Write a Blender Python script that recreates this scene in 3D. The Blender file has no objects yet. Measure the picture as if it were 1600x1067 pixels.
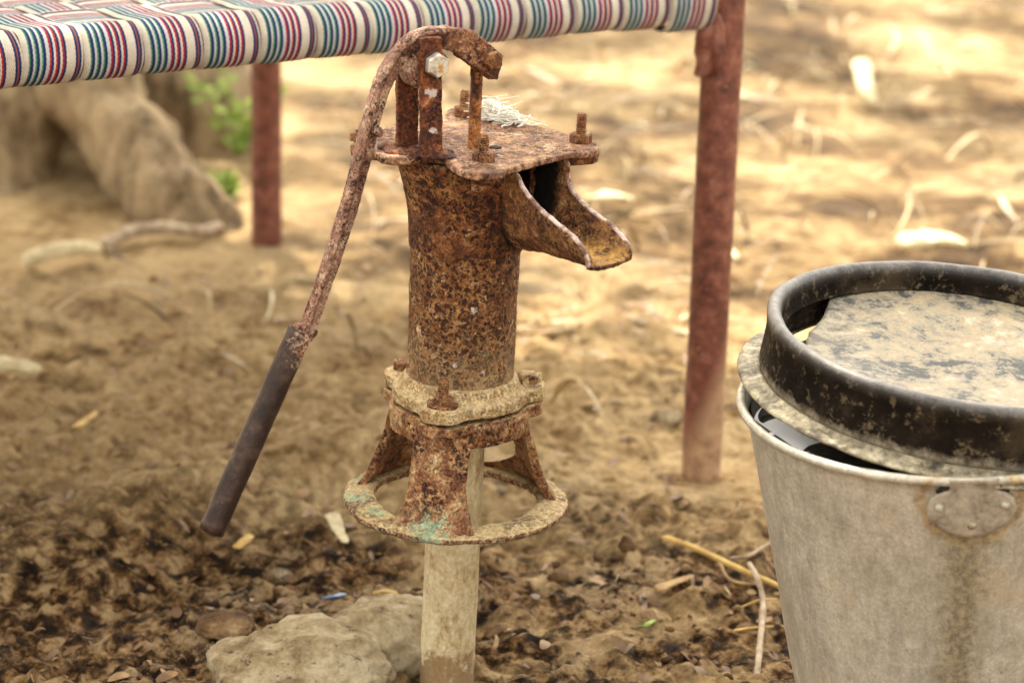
import bpy, bmesh, math, random
import numpy as np
from mathutils import Vector, Matrix, noise
random.seed(7); RS = np.random.RandomState(7)
D = bpy.data; S = bpy.context.scene; COL = S.collection
rad = math.radians; PI = math.pi

# ---------------------------------------------------------------- camera (90 mm lens, 1.08 m above the ground, looking down)
FPX, CAMH, PITCH, ROLL = 4000.0, 1.08, rad(17.6), rad(1.5)
cf = np.array([0, math.cos(PITCH), -math.sin(PITCH)])
_r0 = np.array([1., 0, 0]); _u0 = np.array([0, math.sin(PITCH), math.cos(PITCH)])
cr = _r0*math.cos(ROLL) + _u0*math.sin(ROLL); cu = _u0*math.cos(ROLL) - _r0*math.sin(ROLL)
CC = np.array([0, 0, CAMH])
def on_plane(x, y, p, n):
    d = cf + cr*(x-800)/FPX - cu*(y-533.5)/FPX; n = np.array(n, float)
    return CC + d*((np.array(p)-CC) @ n)/(d @ n)
def at_z(x, y, z=0.0): return on_plane(x, y, [0, 0, z], [0, 0, 1.])
cam = D.objects.new('camera', D.cameras.new('camera')); COL.objects.link(cam)
M3 = Matrix([[cr[i], cu[i], -cf[i]] for i in range(3)])
cam.matrix_world = Matrix.Translation(CC) @ M3.to_4x4()
cam.data.lens = 90; cam.data.sensor_width = 36; cam.data.clip_end = 500; cam.data.clip_start = .05
cam.data.dof.use_dof = True; cam.data.dof.focus_distance = 2.32; cam.data.dof.aperture_fstop = 4.8
S.camera = cam

# ---------------------------------------------------------------- light
SUN_EL, SUN_AZ = rad(52), rad(-20)
sdir = np.array([math.sin(SUN_AZ)*math.cos(SUN_EL), math.cos(SUN_AZ)*math.cos(SUN_EL), math.sin(SUN_EL)])
sl = D.lights.new('sun', 'SUN'); sl.energy = 2.0; sl.angle = rad(.5); sl.color = (1, .89, .72)
so = D.objects.new('sun', sl); COL.objects.link(so)
so.rotation_euler = Vector(sdir).to_track_quat('Z', 'Y').to_euler()
W = D.worlds.new('World'); S.world = W; W.use_nodes = True
wn = W.node_tree; wn.nodes.clear()
sky = wn.nodes.new('ShaderNodeTexSky'); sky.sky_type = 'NISHITA'; sky.sun_disc = False
sky.sun_elevation = SUN_EL; sky.sun_rotation = SUN_AZ; sky.dust_density = 4.5; sky.air_density = .8; sky.ozone_density = 0.5
hs = wn.nodes.new('ShaderNodeHueSaturation'); hs.inputs['Saturation'].default_value = .22
tn = wn.nodes.new('ShaderNodeMix'); tn.data_type = 'RGBA'; tn.blend_type = 'MULTIPLY'; tn.inputs[0].default_value = 1; tn.inputs[7].default_value = (1, .925, .79, 1)
bg = wn.nodes.new('ShaderNodeBackground'); bg.inputs[1].default_value = .15
wo = wn.nodes.new('ShaderNodeOutputWorld')
wn.links.new(sky.outputs[0], hs.inputs['Color']); wn.links.new(hs.outputs[0], tn.inputs[6]); wn.links.new(tn.outputs[2], bg.inputs[0]); wn.links.new(bg.outputs[0], wo.inputs[0])
S.view_settings.view_transform = 'Standard'; S.view_settings.look = 'None'; S.view_settings.gamma = 1
S.view_settings.exposure = 2.55
S.render.engine = 'CYCLES'
S.cycles.use_denoising = True; S.cycles.max_bounces = 6; S.cycles.caustics_reflective = False; S.cycles.caustics_refractive = False
S.cycles.sample_clamp_indirect = 8

# ---------------------------------------------------------------- material helpers
class NT:
    def __init__(s, name):
        s.m = D.materials.new(name); s.m.use_nodes = True; s.t = s.m.node_tree; s.n = s.t.nodes; s.l = s.t.links
        s.b = s.n['Principled BSDF']; s.out = s.n['Material Output']
        s.tc = s.n.new('ShaderNodeTexCoord'); s.P = s.tc.outputs['Object']
    def put(s, sock, v):
        if isinstance(v, (int, float)): sock.default_value = v
        elif isinstance(v, tuple): sock.default_value = v if len(v) != 3 or sock.type == 'VECTOR' else v+(1,)
        else: s.l.new(v, sock)
    def noise(s, sc, det=6, rough=.6, dist=0., vec=None, sy=None):
        n = s.n.new('ShaderNodeTexNoise'); s.put(n.inputs['Vector'], vec or s.P)
        n.inputs['Scale'].default_value = sc; n.inputs['Detail'].default_value = det; n.inputs['Roughness'].default_value = rough; n.inputs['Distortion'].default_value = dist
        return n.outputs[0]
    def voro(s, sc, feat='F1', vec=None, out=0, rnd=1.):
        n = s.n.new('ShaderNodeTexVoronoi'); n.feature = feat; s.put(n.inputs['Vector'], vec or s.P); n.inputs['Scale'].default_value = sc; n.inputs['Randomness'].default_value = rnd
        return n.outputs[out]
    def ramp(s, fac, stops, interp='LINEAR'):
        n = s.n.new('ShaderNodeValToRGB'); n.color_ramp.interpolation = interp; e = n.color_ramp.elements
        while len(e) > 1: e.remove(e[-1])
        for i, (p, c) in enumerate(stops):
            c = (c, c, c) if isinstance(c, (int, float)) else c
            if i == 0: e[0].position = p; e[0].color = (*c, 1)
            else: q = e.new(p); q.color = (*c, 1)
        s.put(n.inputs[0], fac); return n.outputs[0]
    def thr(s, fac, a, b): return s.ramp(fac, [(a, 0.), (b, 1.)] if a < b else [(b, 1.), (a, 0.)])
    def math(s, op, a, b=0., c=None, clamp=False):
        n = s.n.new('ShaderNodeMath'); n.operation = op; n.use_clamp = clamp; s.put(n.inputs[0], a); s.put(n.inputs[1], b)
        if c is not None: s.put(n.inputs[2], c)
        return n.outputs[0]
    def mix(s, f, a, b, bl='MIX'):
        n = s.n.new('ShaderNodeMix'); n.data_type = 'RGBA'; n.blend_type = bl; s.put(n.inputs[0], f); s.put(n.inputs[6], a); s.put(n.inputs[7], b); return n.outputs[2]
    def xyz(s, v=None):
        n = s.n.new('ShaderNodeSeparateXYZ'); s.put(n.inputs[0], v or s.P); return n.outputs
    def comb(s, x, y, z):
        n = s.n.new('ShaderNodeCombineXYZ'); s.put(n.inputs[0], x); s.put(n.inputs[1], y); s.put(n.inputs[2], z); return n.outputs[0]
    def vscale(s, v, k):
        n = s.n.new('ShaderNodeVectorMath'); n.operation = 'MULTIPLY'; s.put(n.inputs[0], v); n.inputs[1].default_value = k; return n.outputs[0]
    def vadd(s, v, k):
        n = s.n.new('ShaderNodeVectorMath'); n.operation = 'ADD'; s.put(n.inputs[0], v); s.put(n.inputs[1], k); return n.outputs[0]
    def up(s):
        g = s.n.new('ShaderNodeNewGeometry'); return s.xyz(g.outputs['Normal'])[2]
    def attr(s, name):
        n = s.n.new('ShaderNodeAttribute'); n.attribute_name = name; return n.outputs
    def bump(s, h, dist, strength=1., prev=None):
        n = s.n.new('ShaderNodeBump'); n.inputs['Distance'].default_value = dist; s.put(n.inputs['Strength'], strength); s.put(n.inputs['Height'], h)
        if prev is not None: s.l.new(prev, n.inputs['Normal'])
        return n.outputs[0]
    def done(s, col, rough=.8, nrm=None, metal=0., spec=.5, **k):
        s.put(s.b.inputs['Base Color'], col); s.put(s.b.inputs['Roughness'], rough); s.put(s.b.inputs['Metallic'], metal); s.put(s.b.inputs['Specular IOR Level'], spec)
        if nrm is not None: s.l.new(nrm, s.b.inputs['Normal'])
        for kk, v in k.items(): s.put(s.b.inputs[kk.replace('_', ' ')], v)
        return s.m

def rust(name, c_dark, c_mid, c_warm, c_pale, mid=.5, spots=.5, fleck=.62, dust=.0, dustc=(.50, .36, .18), low=None, green=None, sc=1., rough=(.55, .9), splash=None, side=None, ochre=.0, inner=False):
    s = NT(name)
    n1 = s.noise(22*sc, 8, .7); n2 = s.noise(85*sc, 8, .75, .4); n3 = s.noise(420*sc, 4, .7); n4 = s.noise(210*sc, 6, .8)
    comb = s.math('MULTIPLY_ADD', n2, .6, s.math('MULTIPLY', n1, .4))
    col = s.ramp(comb, [(mid-.11, c_dark), (mid-.025, c_mid), (mid+.045, c_warm), (mid+.12, c_pale)])
    if ochre:
        col = s.mix(s.math('MULTIPLY', s.thr(s.noise(34*sc, 7, .75), .60-ochre*.2, .66-ochre*.2), .6), col, s.mix(n4, (.17, .065, .014), (.46, .24, .075)))
    dv = s.vadd(s.P, s.vscale(s.n_col(90*sc), (.016, .016, .016)))
    area = s.thr(s.noise(26*sc, 4, .65), .60-spots*.28, .66-spots*.28)
    v = s.voro(215*sc, 'F1', vec=dv); v2 = s.voro(75*sc, 'F1', vec=s.vadd(dv, (3., 1., 2.)))
    jag = s.math('MULTIPLY', s.math('SUBTRACT', n4, .5), .9); v = s.math('ADD', v, jag); v2 = s.math('ADD', v2, s.math('ADD', jag, s.math('MULTIPLY', s.math('SUBTRACT', n2, .5), .8)))
    sp = s.math('MULTIPLY', s.math('MAXIMUM', s.thr(v, .46, .28), s.math('MULTIPLY', s.thr(v2, .22, .05), .7)), area)
    big = s.thr(s.noise(14*sc, 6, .7), .50, .62)
    col = s.mix(s.math('MULTIPLY', big, .5), col, s.mix(n4, tuple(c*.7 for c in c_dark), c_mid))
    col = s.mix(s.math('MULTIPLY', sp, .88), col, (c_dark[0]*.8, c_dark[1]*.55, c_dark[2]*.4))
    fl = s.thr(s.noise(230*sc, 5, .8), fleck, fleck+.035)
    col = s.mix(s.math('MULTIPLY', fl, .85), col, tuple(min(1, c*1.15) for c in c_pale))
    dk = s.thr(n4, .40, .345); col = s.mix(s.math('MULTIPLY', dk, .7), col, tuple(c*.6 for c in c_dark))
    col = s.mix(.7, col, s.ramp(n3, [(.36, .35), (.5, 1.), (.64, 1.6)]), 'MULTIPLY'); col = s.mix(.55, col, s.ramp(n4, [(.38, .40), (.5, 1.), (.62, 1.5)]), 'MULTIPLY')
    x, y, z = s.xyz()
    if side:   # bare rusty edge below the dust
        e = s.math('MULTIPLY', s.thr(s.up(), .6, .25), s.thr(s.noise(60, 5, .7), .36, .44)); col = s.mix(s.math('MULTIPLY', e, .85), col, s.ramp(n4, [(.38, (.03, .012, .008)), (.5, (.17, .07, .035)), (.58, (.46, .31, .17)), (.64, (.62, .5, .36))]))
    if low:
        mr = s.n.new('ShaderNodeMapRange'); s.put(mr.inputs[0], s.math('ADD', z, s.math('MULTIPLY', s.math('SUBTRACT', n2, .5), .35))); mr.inputs[1].default_value = low[1]; mr.inputs[2].default_value = low[0]
        col = s.mix(s.math('MULTIPLY', mr.outputs[0], .75), col, s.mix(n3, tuple(c*.7 for c in dustc), tuple(c*1.2 for c in dustc)))
    if dust:
        dm = s.math('MULTIPLY', s.thr(s.up(), .35, .9), s.thr(s.noise(45*sc, 7, .78), .60-dust*.25, .67-dust*.25))
        col = s.mix(s.math('MULTIPLY', dm, .85), col, s.mix(s.thr(n4, .38, .62), tuple(c*.6 for c in dustc), tuple(c*1.3 for c in dustc)))
    def near_any(lst):
        acc = None
        for gx, gy, gz, r in lst:
            d = s.n.new('ShaderNodeVectorMath'); d.operation = 'DISTANCE'; s.put(d.inputs[0], s.P); d.inputs[1].default_value = (gx, gy, gz)
            q = s.math('SUBTRACT', 1., s.math('DIVIDE', d.outputs[1], r), clamp=True)
            acc = q if acc is None else s.math('MAXIMUM', acc, q)
        return acc
    if green:  # chipped old green paint: list of (x,y,z,r)
        gm = s.thr(s.math('ADD', s.math('MULTIPLY', near_any(green), .27), s.noise(130, 8, .85)), .655, .69)
        col = s.mix(s.math('MULTIPLY', gm, .8), col, s.mix(s.thr(n4, .4, .6), (.14, .25, .14), (.42, .52, .36)))
    if splash:
        gm = s.thr(s.math('ADD', s.math('MULTIPLY', near_any(splash), .6), s.noise(150, 6, .8)), .78, .84)
        col = s.mix(s.math('MULTIPLY', gm, .85), col, (.66, .58, .54))
    if inner:   # deep shade inside the pump head, painted black
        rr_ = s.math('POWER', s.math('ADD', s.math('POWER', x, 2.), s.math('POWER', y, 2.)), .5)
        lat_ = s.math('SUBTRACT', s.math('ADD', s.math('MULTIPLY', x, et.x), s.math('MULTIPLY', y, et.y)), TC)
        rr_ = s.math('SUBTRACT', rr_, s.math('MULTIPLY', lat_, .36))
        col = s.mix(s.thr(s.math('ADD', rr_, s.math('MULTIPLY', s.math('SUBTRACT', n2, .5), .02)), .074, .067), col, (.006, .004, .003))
    h = s.math('ADD', s.math('MULTIPLY', n2, .6), s.math('MULTIPLY', s.math('SUBTRACT', fl, sp), .3))
    nb = s.bump(h, .003, .9); nb = s.bump(n4, .0018, .9, nb)
    return s.done(col, s.math('MULTIPLY_ADD', n3, rough[1]-rough[0], rough[0]), nb, spec=.35)
def _ncol(s, sc):
    n = s.n.new('ShaderNodeTexNoise'); s.put(n.inputs['Vector'], s.P); n.inputs['Scale'].default_value = sc; n.inputs['Detail'].default_value = 3; return n.outputs[1]
NT.n_col = _ncol

# ---------------------------------------------------------------- mesh helpers
def link(name, me, mat=None, parent=None, smooth=True):
    o = D.objects.new(name, me); COL.objects.link(o)
    if mat: me.materials.append(mat)
    if smooth: me.polygons.foreach_set('use_smooth', [True]*len(me.polygons))
    if parent: o.parent = parent
    return o
def obj(name, bm, mat=None, parent=None, smooth=True, angle=None):
    bmesh.ops.recalc_face_normals(bm, faces=bm.faces)
    me = D.meshes.new(name); bm.to_mesh(me); bm.free()
    o = link(name, me, mat, parent, smooth)
    if angle:
        me.set_sharp_from_angle(angle=rad(angle))
    return o
def tag(o, label, cat, group=None, kind=None):
    o['label'] = label; o['category'] = cat
    if group: o['group'] = group
    if kind: o['kind'] = kind
    return o
def empty(name, loc, rot=(0, 0, 0)):
    o = D.objects.new(name, None); COL.objects.link(o); o.location = loc; o.rotation_euler = rot; o.empty_display_size = .05; return o
def remesh(o, vox, sm=2):
    m = o.modifiers.new('remesh', 'REMESH'); m.mode = 'VOXEL'; m.voxel_size = vox; m.use_smooth_shade = True
    if sm: m = o.modifiers.new('smooth', 'SMOOTH'); m.factor = .5; m.iterations = sm
    return o
TEX = {}
def rough(o, amp, scale, kind='CLOUDS'):
    k = (scale, kind)
    if k not in TEX:
        t = D.textures.new('rough', kind); t.noise_scale = scale
        if kind == 'CLOUDS': t.noise_depth = 4
        TEX[k] = t
    m = o.modifiers.new('rough', 'DISPLACE'); m.texture = TEX[k]; m.strength = amp; m.mid_level = .5; m.texture_coords = 'LOCAL'
    return o
def bake(o):   # freeze modifiers into the mesh
    dg = bpy.context.evaluated_depsgraph_get(); me = D.meshes.new_from_object(o.evaluated_get(dg)); o.modifiers.clear(); o.data = me
    return o
def solid(o, t, off=-1.):
    m = o.modifiers.new('solid', 'SOLIDIFY'); m.thickness = t; m.offset = off; m.use_even_offset = False; return o
def outward(o):   # face normals away from the local z axis
    me = o.data; p = me.polygons[len(me.polygons)//2]
    if p.normal.x*p.center.x+p.normal.y*p.center.y < 0: me.flip_normals()
def grid_faces(bm, rows, close_u=False, close_v=False, cap=False):
    V = [[bm.verts.new(p) for p in r] for r in rows]; nr, nc = len(V), len(V[0])
    for i in range(nr if close_v else nr-1):
        for j in range(nc if close_u else nc-1):
            a, b, c, d = V[i][j], V[i][(j+1) % nc], V[(i+1) % nr][(j+1) % nc], V[(i+1) % nr][j]
            try: bm.faces.new((a, b, c, d))
            except ValueError: pass
    if cap: bm.faces.new(V[0][::-1]); bm.faces.new(V[-1])
    return V
def lathe(bm, prof, n=64, c=(0, 0), closed=False, rf=None):
    rows = []
    for r, z in prof:
        rows.append([(c[0]+(r*(rf(2*PI*k/n, z) if rf else 1))*math.cos(2*PI*k/n), c[1]+(r*(rf(2*PI*k/n, z) if rf else 1))*math.sin(2*PI*k/n), z) for k in range(n)])
    grid_faces(bm, rows, close_u=True, close_v=closed, cap=not closed and prof[0][0] > 1e-6)
def prism(bm, poly, z0, z1, n=1):
    rows = [[(x, y, z0+(z1-z0)*k/n) for x, y in poly] for k in range(n+1)]
    grid_faces(bm, rows, close_u=True, cap=True)
def box(bm, c, dim, mat=None):
    r = bmesh.ops.create_cube(bm, size=1, matrix=Matrix.Translation(c) @ (mat or Matrix()) @ Matrix.Diagonal((*dim, 1)))
    return r['verts']
def frames(P):
    P = [Vector(p) for p in P]; T = []
    for i in range(len(P)): T.append((P[min(i+1, len(P)-1)]-P[max(i-1, 0)]).normalized())
    N = [T[0].orthogonal().normalized()]
    for i in range(1, len(P)):
        n = N[-1]-T[i]*N[-1].dot(T[i]); N.append(n.normalized())
    return P, T, N
def tube(bm, P, R, n=12, sect=None, upv=None):
    P, T, N = frames(P); rows = []
    for i, p in enumerate(P):
        nn = N[i]
        if upv is not None:
            u = Vector(upv); nn = (u-T[i]*u.dot(T[i])).normalized()
        b = T[i].cross(nn); r = R[i] if isinstance(R, (list, tuple)) else R
        if sect: rows.append([p+nn*(a*(r if R is not None else 1))+b*(c*(r if R is not None else 1)) for a, c in sect])
        else: rows.append([p+nn*(r*math.cos(2*PI*k/n))+b*(r*math.sin(2*PI*k/n)) for k in range(n)])
    grid_faces(bm, rows, close_u=True, cap=True)
def spline(pts, n):
    pts = [Vector(p) for p in pts]; out = []; q = [pts[0]*2-pts[1]]+pts+[pts[-1]*2-pts[-2]]
    for i in range(len(pts)-1):
        a, b, c, d = q[i:i+4]
        for k in range(n):
            t = k/n; out.append(.5*((2*b)+(c-a)*t+(2*a-5*b+4*c-d)*t*t+(3*b-a-3*c+d)*t**3))
    return out+[pts[-1]]
def wobble(bm, amp, sc, seed=0.):
    bm.normal_update()
    for v in bm.verts:
        v.co += v.normal*amp*noise.fractal(v.co*sc+Vector((seed, seed*2, 0)), .9, 2., 5)
def lerp(a, b, t): return a+(b-a)*t
def interp(x, tab):
    return float(np.interp(x, [a for a, _ in tab], [b for _, b in tab]))

# vectorised 2-D gradient noise for the ground
_perm = RS.permutation(512); _ga = RS.rand(512)*2*PI
def pn(x, y):
    xi = np.floor(x).astype(int); yi = np.floor(y).astype(int); xf = x-xi; yf = y-yi
    u = xf*xf*xf*(xf*(xf*6-15)+10); v = yf*yf*yf*(yf*(yf*6-15)+10)
    def g(i, j, dx, dy):
        h = _perm[(_perm[i & 511]+j) & 511]; return np.cos(_ga[h])*dx+np.sin(_ga[h])*dy
    a = g(xi, yi, xf, yf); b = g(xi+1, yi, xf-1, yf); c = g(xi, yi+1, xf, yf-1); d = g(xi+1, yi+1, xf-1, yf-1)
    return (a+(b-a)*u)+((c+(d-c)*u)-(a+(b-a)*u))*v
def fbm(x, y, f, o=5, g=.5):
    s = 0; a = 1
    for k in range(o): s = s+a*pn(x*f+k*17.3, y*f+k*9.1); f *= 2.03; a *= g
    return s
def ss(a, b, x): t = np.clip((x-a)/(b-a), 0, 1); return t*t*(3-2*t)

# ---------------------------------------------------------------- ground
def seg_d(x, y, a, b):
    ax, ay = a; bx, by = b; dx, dy = bx-ax, by-ay; t = np.clip(((x-ax)*dx+(y-ay)*dy)/(dx*dx+dy*dy), 0, 1)
    return np.hypot(x-ax-t*dx, y-ay-t*dy), t
RA, RB = at_z(-120, 905)[:2], at_z(640, 715)[:2]
HLA, HLB = at_z(-60, 1000)[:2], at_z(420, 900)[:2]
def height(x, y):
    x = np.asarray(x, float); y = np.asarray(y, float)
    h = fbm(x, y, .9, 3)*.03*ss(2.9, 4.5, y) + fbm(x, y, 3.1, 4)*.012
    near = 1-ss(3.0, 4.2, y)
    d, _ = seg_d(x, y, RA, RB); h = h+.026*np.exp(-(d/.075)**2)
    d, _ = seg_d(x, y, HLA, HLB); h = h-.018*np.exp(-(d/.09)**2)
    clod = np.abs(fbm(x, y, 13, 4, .55)); h = h+(.024*clod+.004)*(.3+.7*near)
    h = h-.020*np.abs(fbm(x+9, y*1.3+3, 5.5, 4))*near-.007*np.abs(fbm(x+2, y+6, 30, 3))*near+.006
    h = h+fbm(x+5, y*1.0, 46, 3, .6)*.0048*near
    h = h+ss(.05, .35, fbm(x+3, y+8, 6, 3))*.008*near
    h = h*(1-np.exp(-((x-.2312)**2+(y-2.886)**2)/.012))
    # the muddy ground dips where the pipe enters it
    h = h-.012*np.exp(-(((x+.055)**2+(y-2.27)**2)/.06**2))
    return h
def hz(x, y): return float(height(np.array([x]), np.array([y]))[0])
def axis(c0, c1, step, lo, hi):
    a = list(np.arange(c0, c1, step)); s = step; v = a[-1]; r = []
    while v < hi: s *= 1.055; v += s; r.append(v)
    s = step; v = c0; l = []
    while v > lo: s *= 1.055; v -= s; l.append(v)
    return np.array(l[::-1]+a+r)
gx = axis(-.75, .8, .0034, -60, 60); gy = axis(2.02, 3.35, .0034, -30, 90)
X, Y = np.meshgrid(gx, gy); Z = height(X, Y)
nv = X.size; nyy, nxx = X.shape
me = D.meshes.new('ground'); me.vertices.add(nv)
me.vertices.foreach_set('co', np.stack([X, Y, Z], -1).astype(np.float32).ravel())
idx = np.arange(nv).reshape(nyy, nxx); q = np.stack([idx[:-1, :-1], idx[:-1, 1:], idx[1:, 1:], idx[1:, :-1]], -1).reshape(-1, 4)
me.loops.add(q.size); me.loops.foreach_set('vertex_index', q.ravel().astype(np.int32))
me.polygons.add(len(q)); me.polygons.foreach_set('loop_start', (np.arange(len(q))*4).astype(np.int32)); me.update(calc_edges=True)
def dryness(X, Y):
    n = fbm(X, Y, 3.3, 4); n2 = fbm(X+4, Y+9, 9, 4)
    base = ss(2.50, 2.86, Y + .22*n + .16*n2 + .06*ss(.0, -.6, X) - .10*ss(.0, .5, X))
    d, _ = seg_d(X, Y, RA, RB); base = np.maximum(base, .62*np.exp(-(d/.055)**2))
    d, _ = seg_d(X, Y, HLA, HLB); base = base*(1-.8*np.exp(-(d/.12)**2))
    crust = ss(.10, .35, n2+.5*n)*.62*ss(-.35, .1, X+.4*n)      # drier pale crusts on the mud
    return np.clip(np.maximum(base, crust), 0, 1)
def strawness(X, Y):
    return np.clip(ss(-1.0, -.1, X-.05+.35*fbm(X+1, Y, 2.2, 3)+(Y-4)*.08)*ss(3.0, 3.8, Y+.3*fbm(X, Y+3, 2.6, 3)), 0, 1)
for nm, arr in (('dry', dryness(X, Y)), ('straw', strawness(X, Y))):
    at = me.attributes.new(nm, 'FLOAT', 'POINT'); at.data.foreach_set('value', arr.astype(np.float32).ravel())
s = NT('earth')
dry = s.attr('dry')[2]; stw = s.attr('straw')[2]
n1 = s.noise(9, 8, .65); n2 = s.noise(38, 8, .7, .3); n3 = s.noise(160, 6, .7)
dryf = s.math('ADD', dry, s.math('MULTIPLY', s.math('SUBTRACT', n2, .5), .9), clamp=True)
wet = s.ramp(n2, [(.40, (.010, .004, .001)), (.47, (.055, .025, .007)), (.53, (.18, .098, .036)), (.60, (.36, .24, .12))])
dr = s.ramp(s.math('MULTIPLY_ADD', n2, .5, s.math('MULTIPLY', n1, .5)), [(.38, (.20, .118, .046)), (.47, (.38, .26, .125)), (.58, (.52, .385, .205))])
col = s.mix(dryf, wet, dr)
st = s.ramp(s.math('MULTIPLY_ADD', s.noise(2.6, 5, .6), .6, s.math('MULTIPLY', s.noise(16, 8, .75, 1.2), .4)), [(.43, (.035, .017, .005)), (.475, (.10, .057, .021)), (.52, (.20, .135, .062)), (.58, (.33, .245, .13))])
pk = s.thr(s.noise(5.5, 7, .7), .53, .60)      # pale dried crusts lying on the damp earth
col = s.mix(s.math('MULTIPLY', s.math('MULTIPLY', pk, s.thr(n2, .44, .52)), .55), col, (.42, .31, .18))
col = s.mix(s.math('MULTIPLY', stw, .95), col, st)
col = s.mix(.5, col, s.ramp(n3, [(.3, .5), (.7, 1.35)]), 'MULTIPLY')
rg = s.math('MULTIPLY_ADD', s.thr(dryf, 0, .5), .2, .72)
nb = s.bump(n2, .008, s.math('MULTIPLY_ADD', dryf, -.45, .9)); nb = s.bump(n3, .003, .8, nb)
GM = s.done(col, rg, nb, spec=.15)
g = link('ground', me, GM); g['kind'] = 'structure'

# small clods, chips and crumbs of mud - nobody could count them
def scatter_lumps(name, pts, sizes, mat, flat=.55, sub=1, label=None, cat=None):
    tb = bmesh.new(); bmesh.ops.create_icosphere(tb, subdivisions=sub, radius=1); tb.verts.ensure_lookup_table()
    bv = np.array([v.co[:] for v in tb.verts]); bf = np.array([[v.index for v in f.verts] for f in tb.faces]); tb.free()
    n = len(pts); k = len(bv); co = np.zeros((n, k, 3))
    for i in range(n):
        sc = sizes[i]*np.array([RS.uniform(.6, 1.4), RS.uniform(.6, 1.4), RS.uniform(.35, .8)*flat/.55])
        c = bv*(1+RS.uniform(-.42, .42, (k, 1)))*sc; a, b = RS.uniform(0, 2*PI), RS.uniform(-.5, .5)
        c = np.stack([c[:, 0], c[:, 1]*math.cos(b)-c[:, 2]*math.sin(b), c[:, 1]*math.sin(b)+c[:, 2]*math.cos(b)], -1)
        c = np.stack([c[:, 0]*math.cos(a)-c[:, 1]*math.sin(a), c[:, 0]*math.sin(a)+c[:, 1]*math.cos(a), c[:, 2]], -1)
        co[i] = c+pts[i]
    F = (bf[None]+np.arange(n)[:, None, None]*k).reshape(-1, 3)
    m = D.meshes.new(name); m.vertices.add(n*k); m.vertices.foreach_set('co', co.astype(np.float32).ravel())
    m.loops.add(F.size); m.loops.foreach_set('vertex_index', F.ravel().astype(np.int32)); m.polygons.add(len(F)); m.polygons.foreach_set('loop_start', (np.arange(len(F))*3).astype(np.int32)); m.update(calc_edges=True)
    o = link(name, m, mat, None, True); o['kind'] = 'stuff'
    if label: o['label'] = label; o['category'] = cat
    return o
s = NT('mud_crumbs'); n = s.noise(14, 4); n3 = s.noise(220, 4)
CM = s.done(s.mix(.5, s.ramp(n, [(.33, (.045, .022, .009)), (.48, (.13, .072, .032)), (.6, (.25, .16, .08)), (.72, (.40, .29, .17))]), s.ramp(n3, [(.3, .5), (.7, 1.4)]), 'MULTIPLY'), .8, s.bump(n3, .002), spec=.12)
px = RS.uniform(-.75, .85, 26000); py = 2.0+RS.rand(26000)**1.3*1.7
dn = fbm(px, py, 4, 3); keep = (dn+RS.uniform(-.3, .3, px.size) > .02) & (RS.rand(px.size) > dryness(px, py)*1.05) & (np.hypot(px+.055, py-2.27) > .03)
px, py = px[keep][:9500], py[keep][:9500]; pz = height(px, py); sz = .0008+RS.gamma(.8, .0017, px.size); sz = np.minimum(sz, .012)
scatter_lumps('mud_crumbs', np.stack([px, py, pz+sz*.2], -1), sz, CM, label='loose crumbs and clods of damp brown mud strewn round the pump', cat='clods')

# straw and dry leaf litter beyond the cot
def ribbons(name, base, length, width, mat, curl=1., label=None, cat=None, lift=.02):
    n = len(base); K = 7; co = np.zeros((n, K, 2, 3)); 
    for i in range(n):
        a = RS.uniform(0, 2*PI); t = np.linspace(0, 1, K); L = length[i]; w = width[i]
        ang = a+curl*RS.uniform(-1.6, 1.6)*t; dx = np.cumsum(np.cos(ang))*L/K; dy = np.cumsum(np.sin(ang))*L/K
        z = np.sin(t*PI*RS.uniform(.4, 1.2))*RS.uniform(0, 1)*lift+.003
        ww = w*np.sin(np.clip(t*.92+.06, 0, 1)*PI)**.5
        nx, ny = -np.sin(ang), np.cos(ang); tl = RS.uniform(-.8, .8)
        for sgn, j in ((-1, 0), (1, 1)):
            co[i, :, j, 0] = base[i, 0]+dx+nx*ww*sgn; co[i, :, j, 1] = base[i, 1]+dy+ny*ww*sgn; co[i, :, j, 2] = base[i, 2]+z+sgn*ww*tl
    F = []; b = np.arange(K-1)*2; f1 = np.stack([b, b+1, b+3, b+2], -1); F = (f1[None]+np.arange(n)[:, None, None]*K*2).reshape(-1, 4)
    m = D.meshes.new(name); m.vertices.add(n*K*2); m.vertices.foreach_set('co', co.astype(np.float32).ravel())
    m.loops.add(F.size); m.loops.foreach_set('vertex_index', F.ravel().astype(np.int32)); m.polygons.add(len(F)); m.polygons.foreach_set('loop_start', (np.arange(len(F))*4).astype(np.int32)); m.update(calc_edges=True)
    o = link(name, m, mat, None, True)
    if label: tag(o, label, cat, kind='stuff')
    return o
s = NT('straw'); n = s.noise(7, 4, .7)
SM = s.done(s.ramp(n, [(.36, (.08, .045, .015)), (.45, (.20, .13, .05)), (.55, (.36, .27, .125)), (.64, (.55, .46, .28))]), .6)
bx = RS.uniform(-1.6, 3.2, 16000); by = 3.1+RS.rand(16000)**1.2*6.5
kp = RS.rand(bx.size) < np.clip(strawness(bx, by)*1.0*ss(-.4, .35, fbm(bx, by, 2.0, 3)+.1)+.02, 0, 1); bx, by = bx[kp][:2600], by[kp][:2600]
ribbons('straw_litter', np.stack([bx, by, height(bx, by)], -1), RS.uniform(.03, .24, bx.size), RS.uniform(.0008, .0045, bx.size), SM, .7, 'pale dry straw and curled leaf litter strewn over the sunny ground', 'straw', lift=.05)
s = NT('dead_leaves'); n = s.noise(11, 4, .7)
LM = s.done(s.ramp(n, [(.3, (.06, .03, .012)), (.47, (.16, .08, .03)), (.6, (.33, .2, .085)), (.72, (.55, .42, .22))]), .6)
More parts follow.
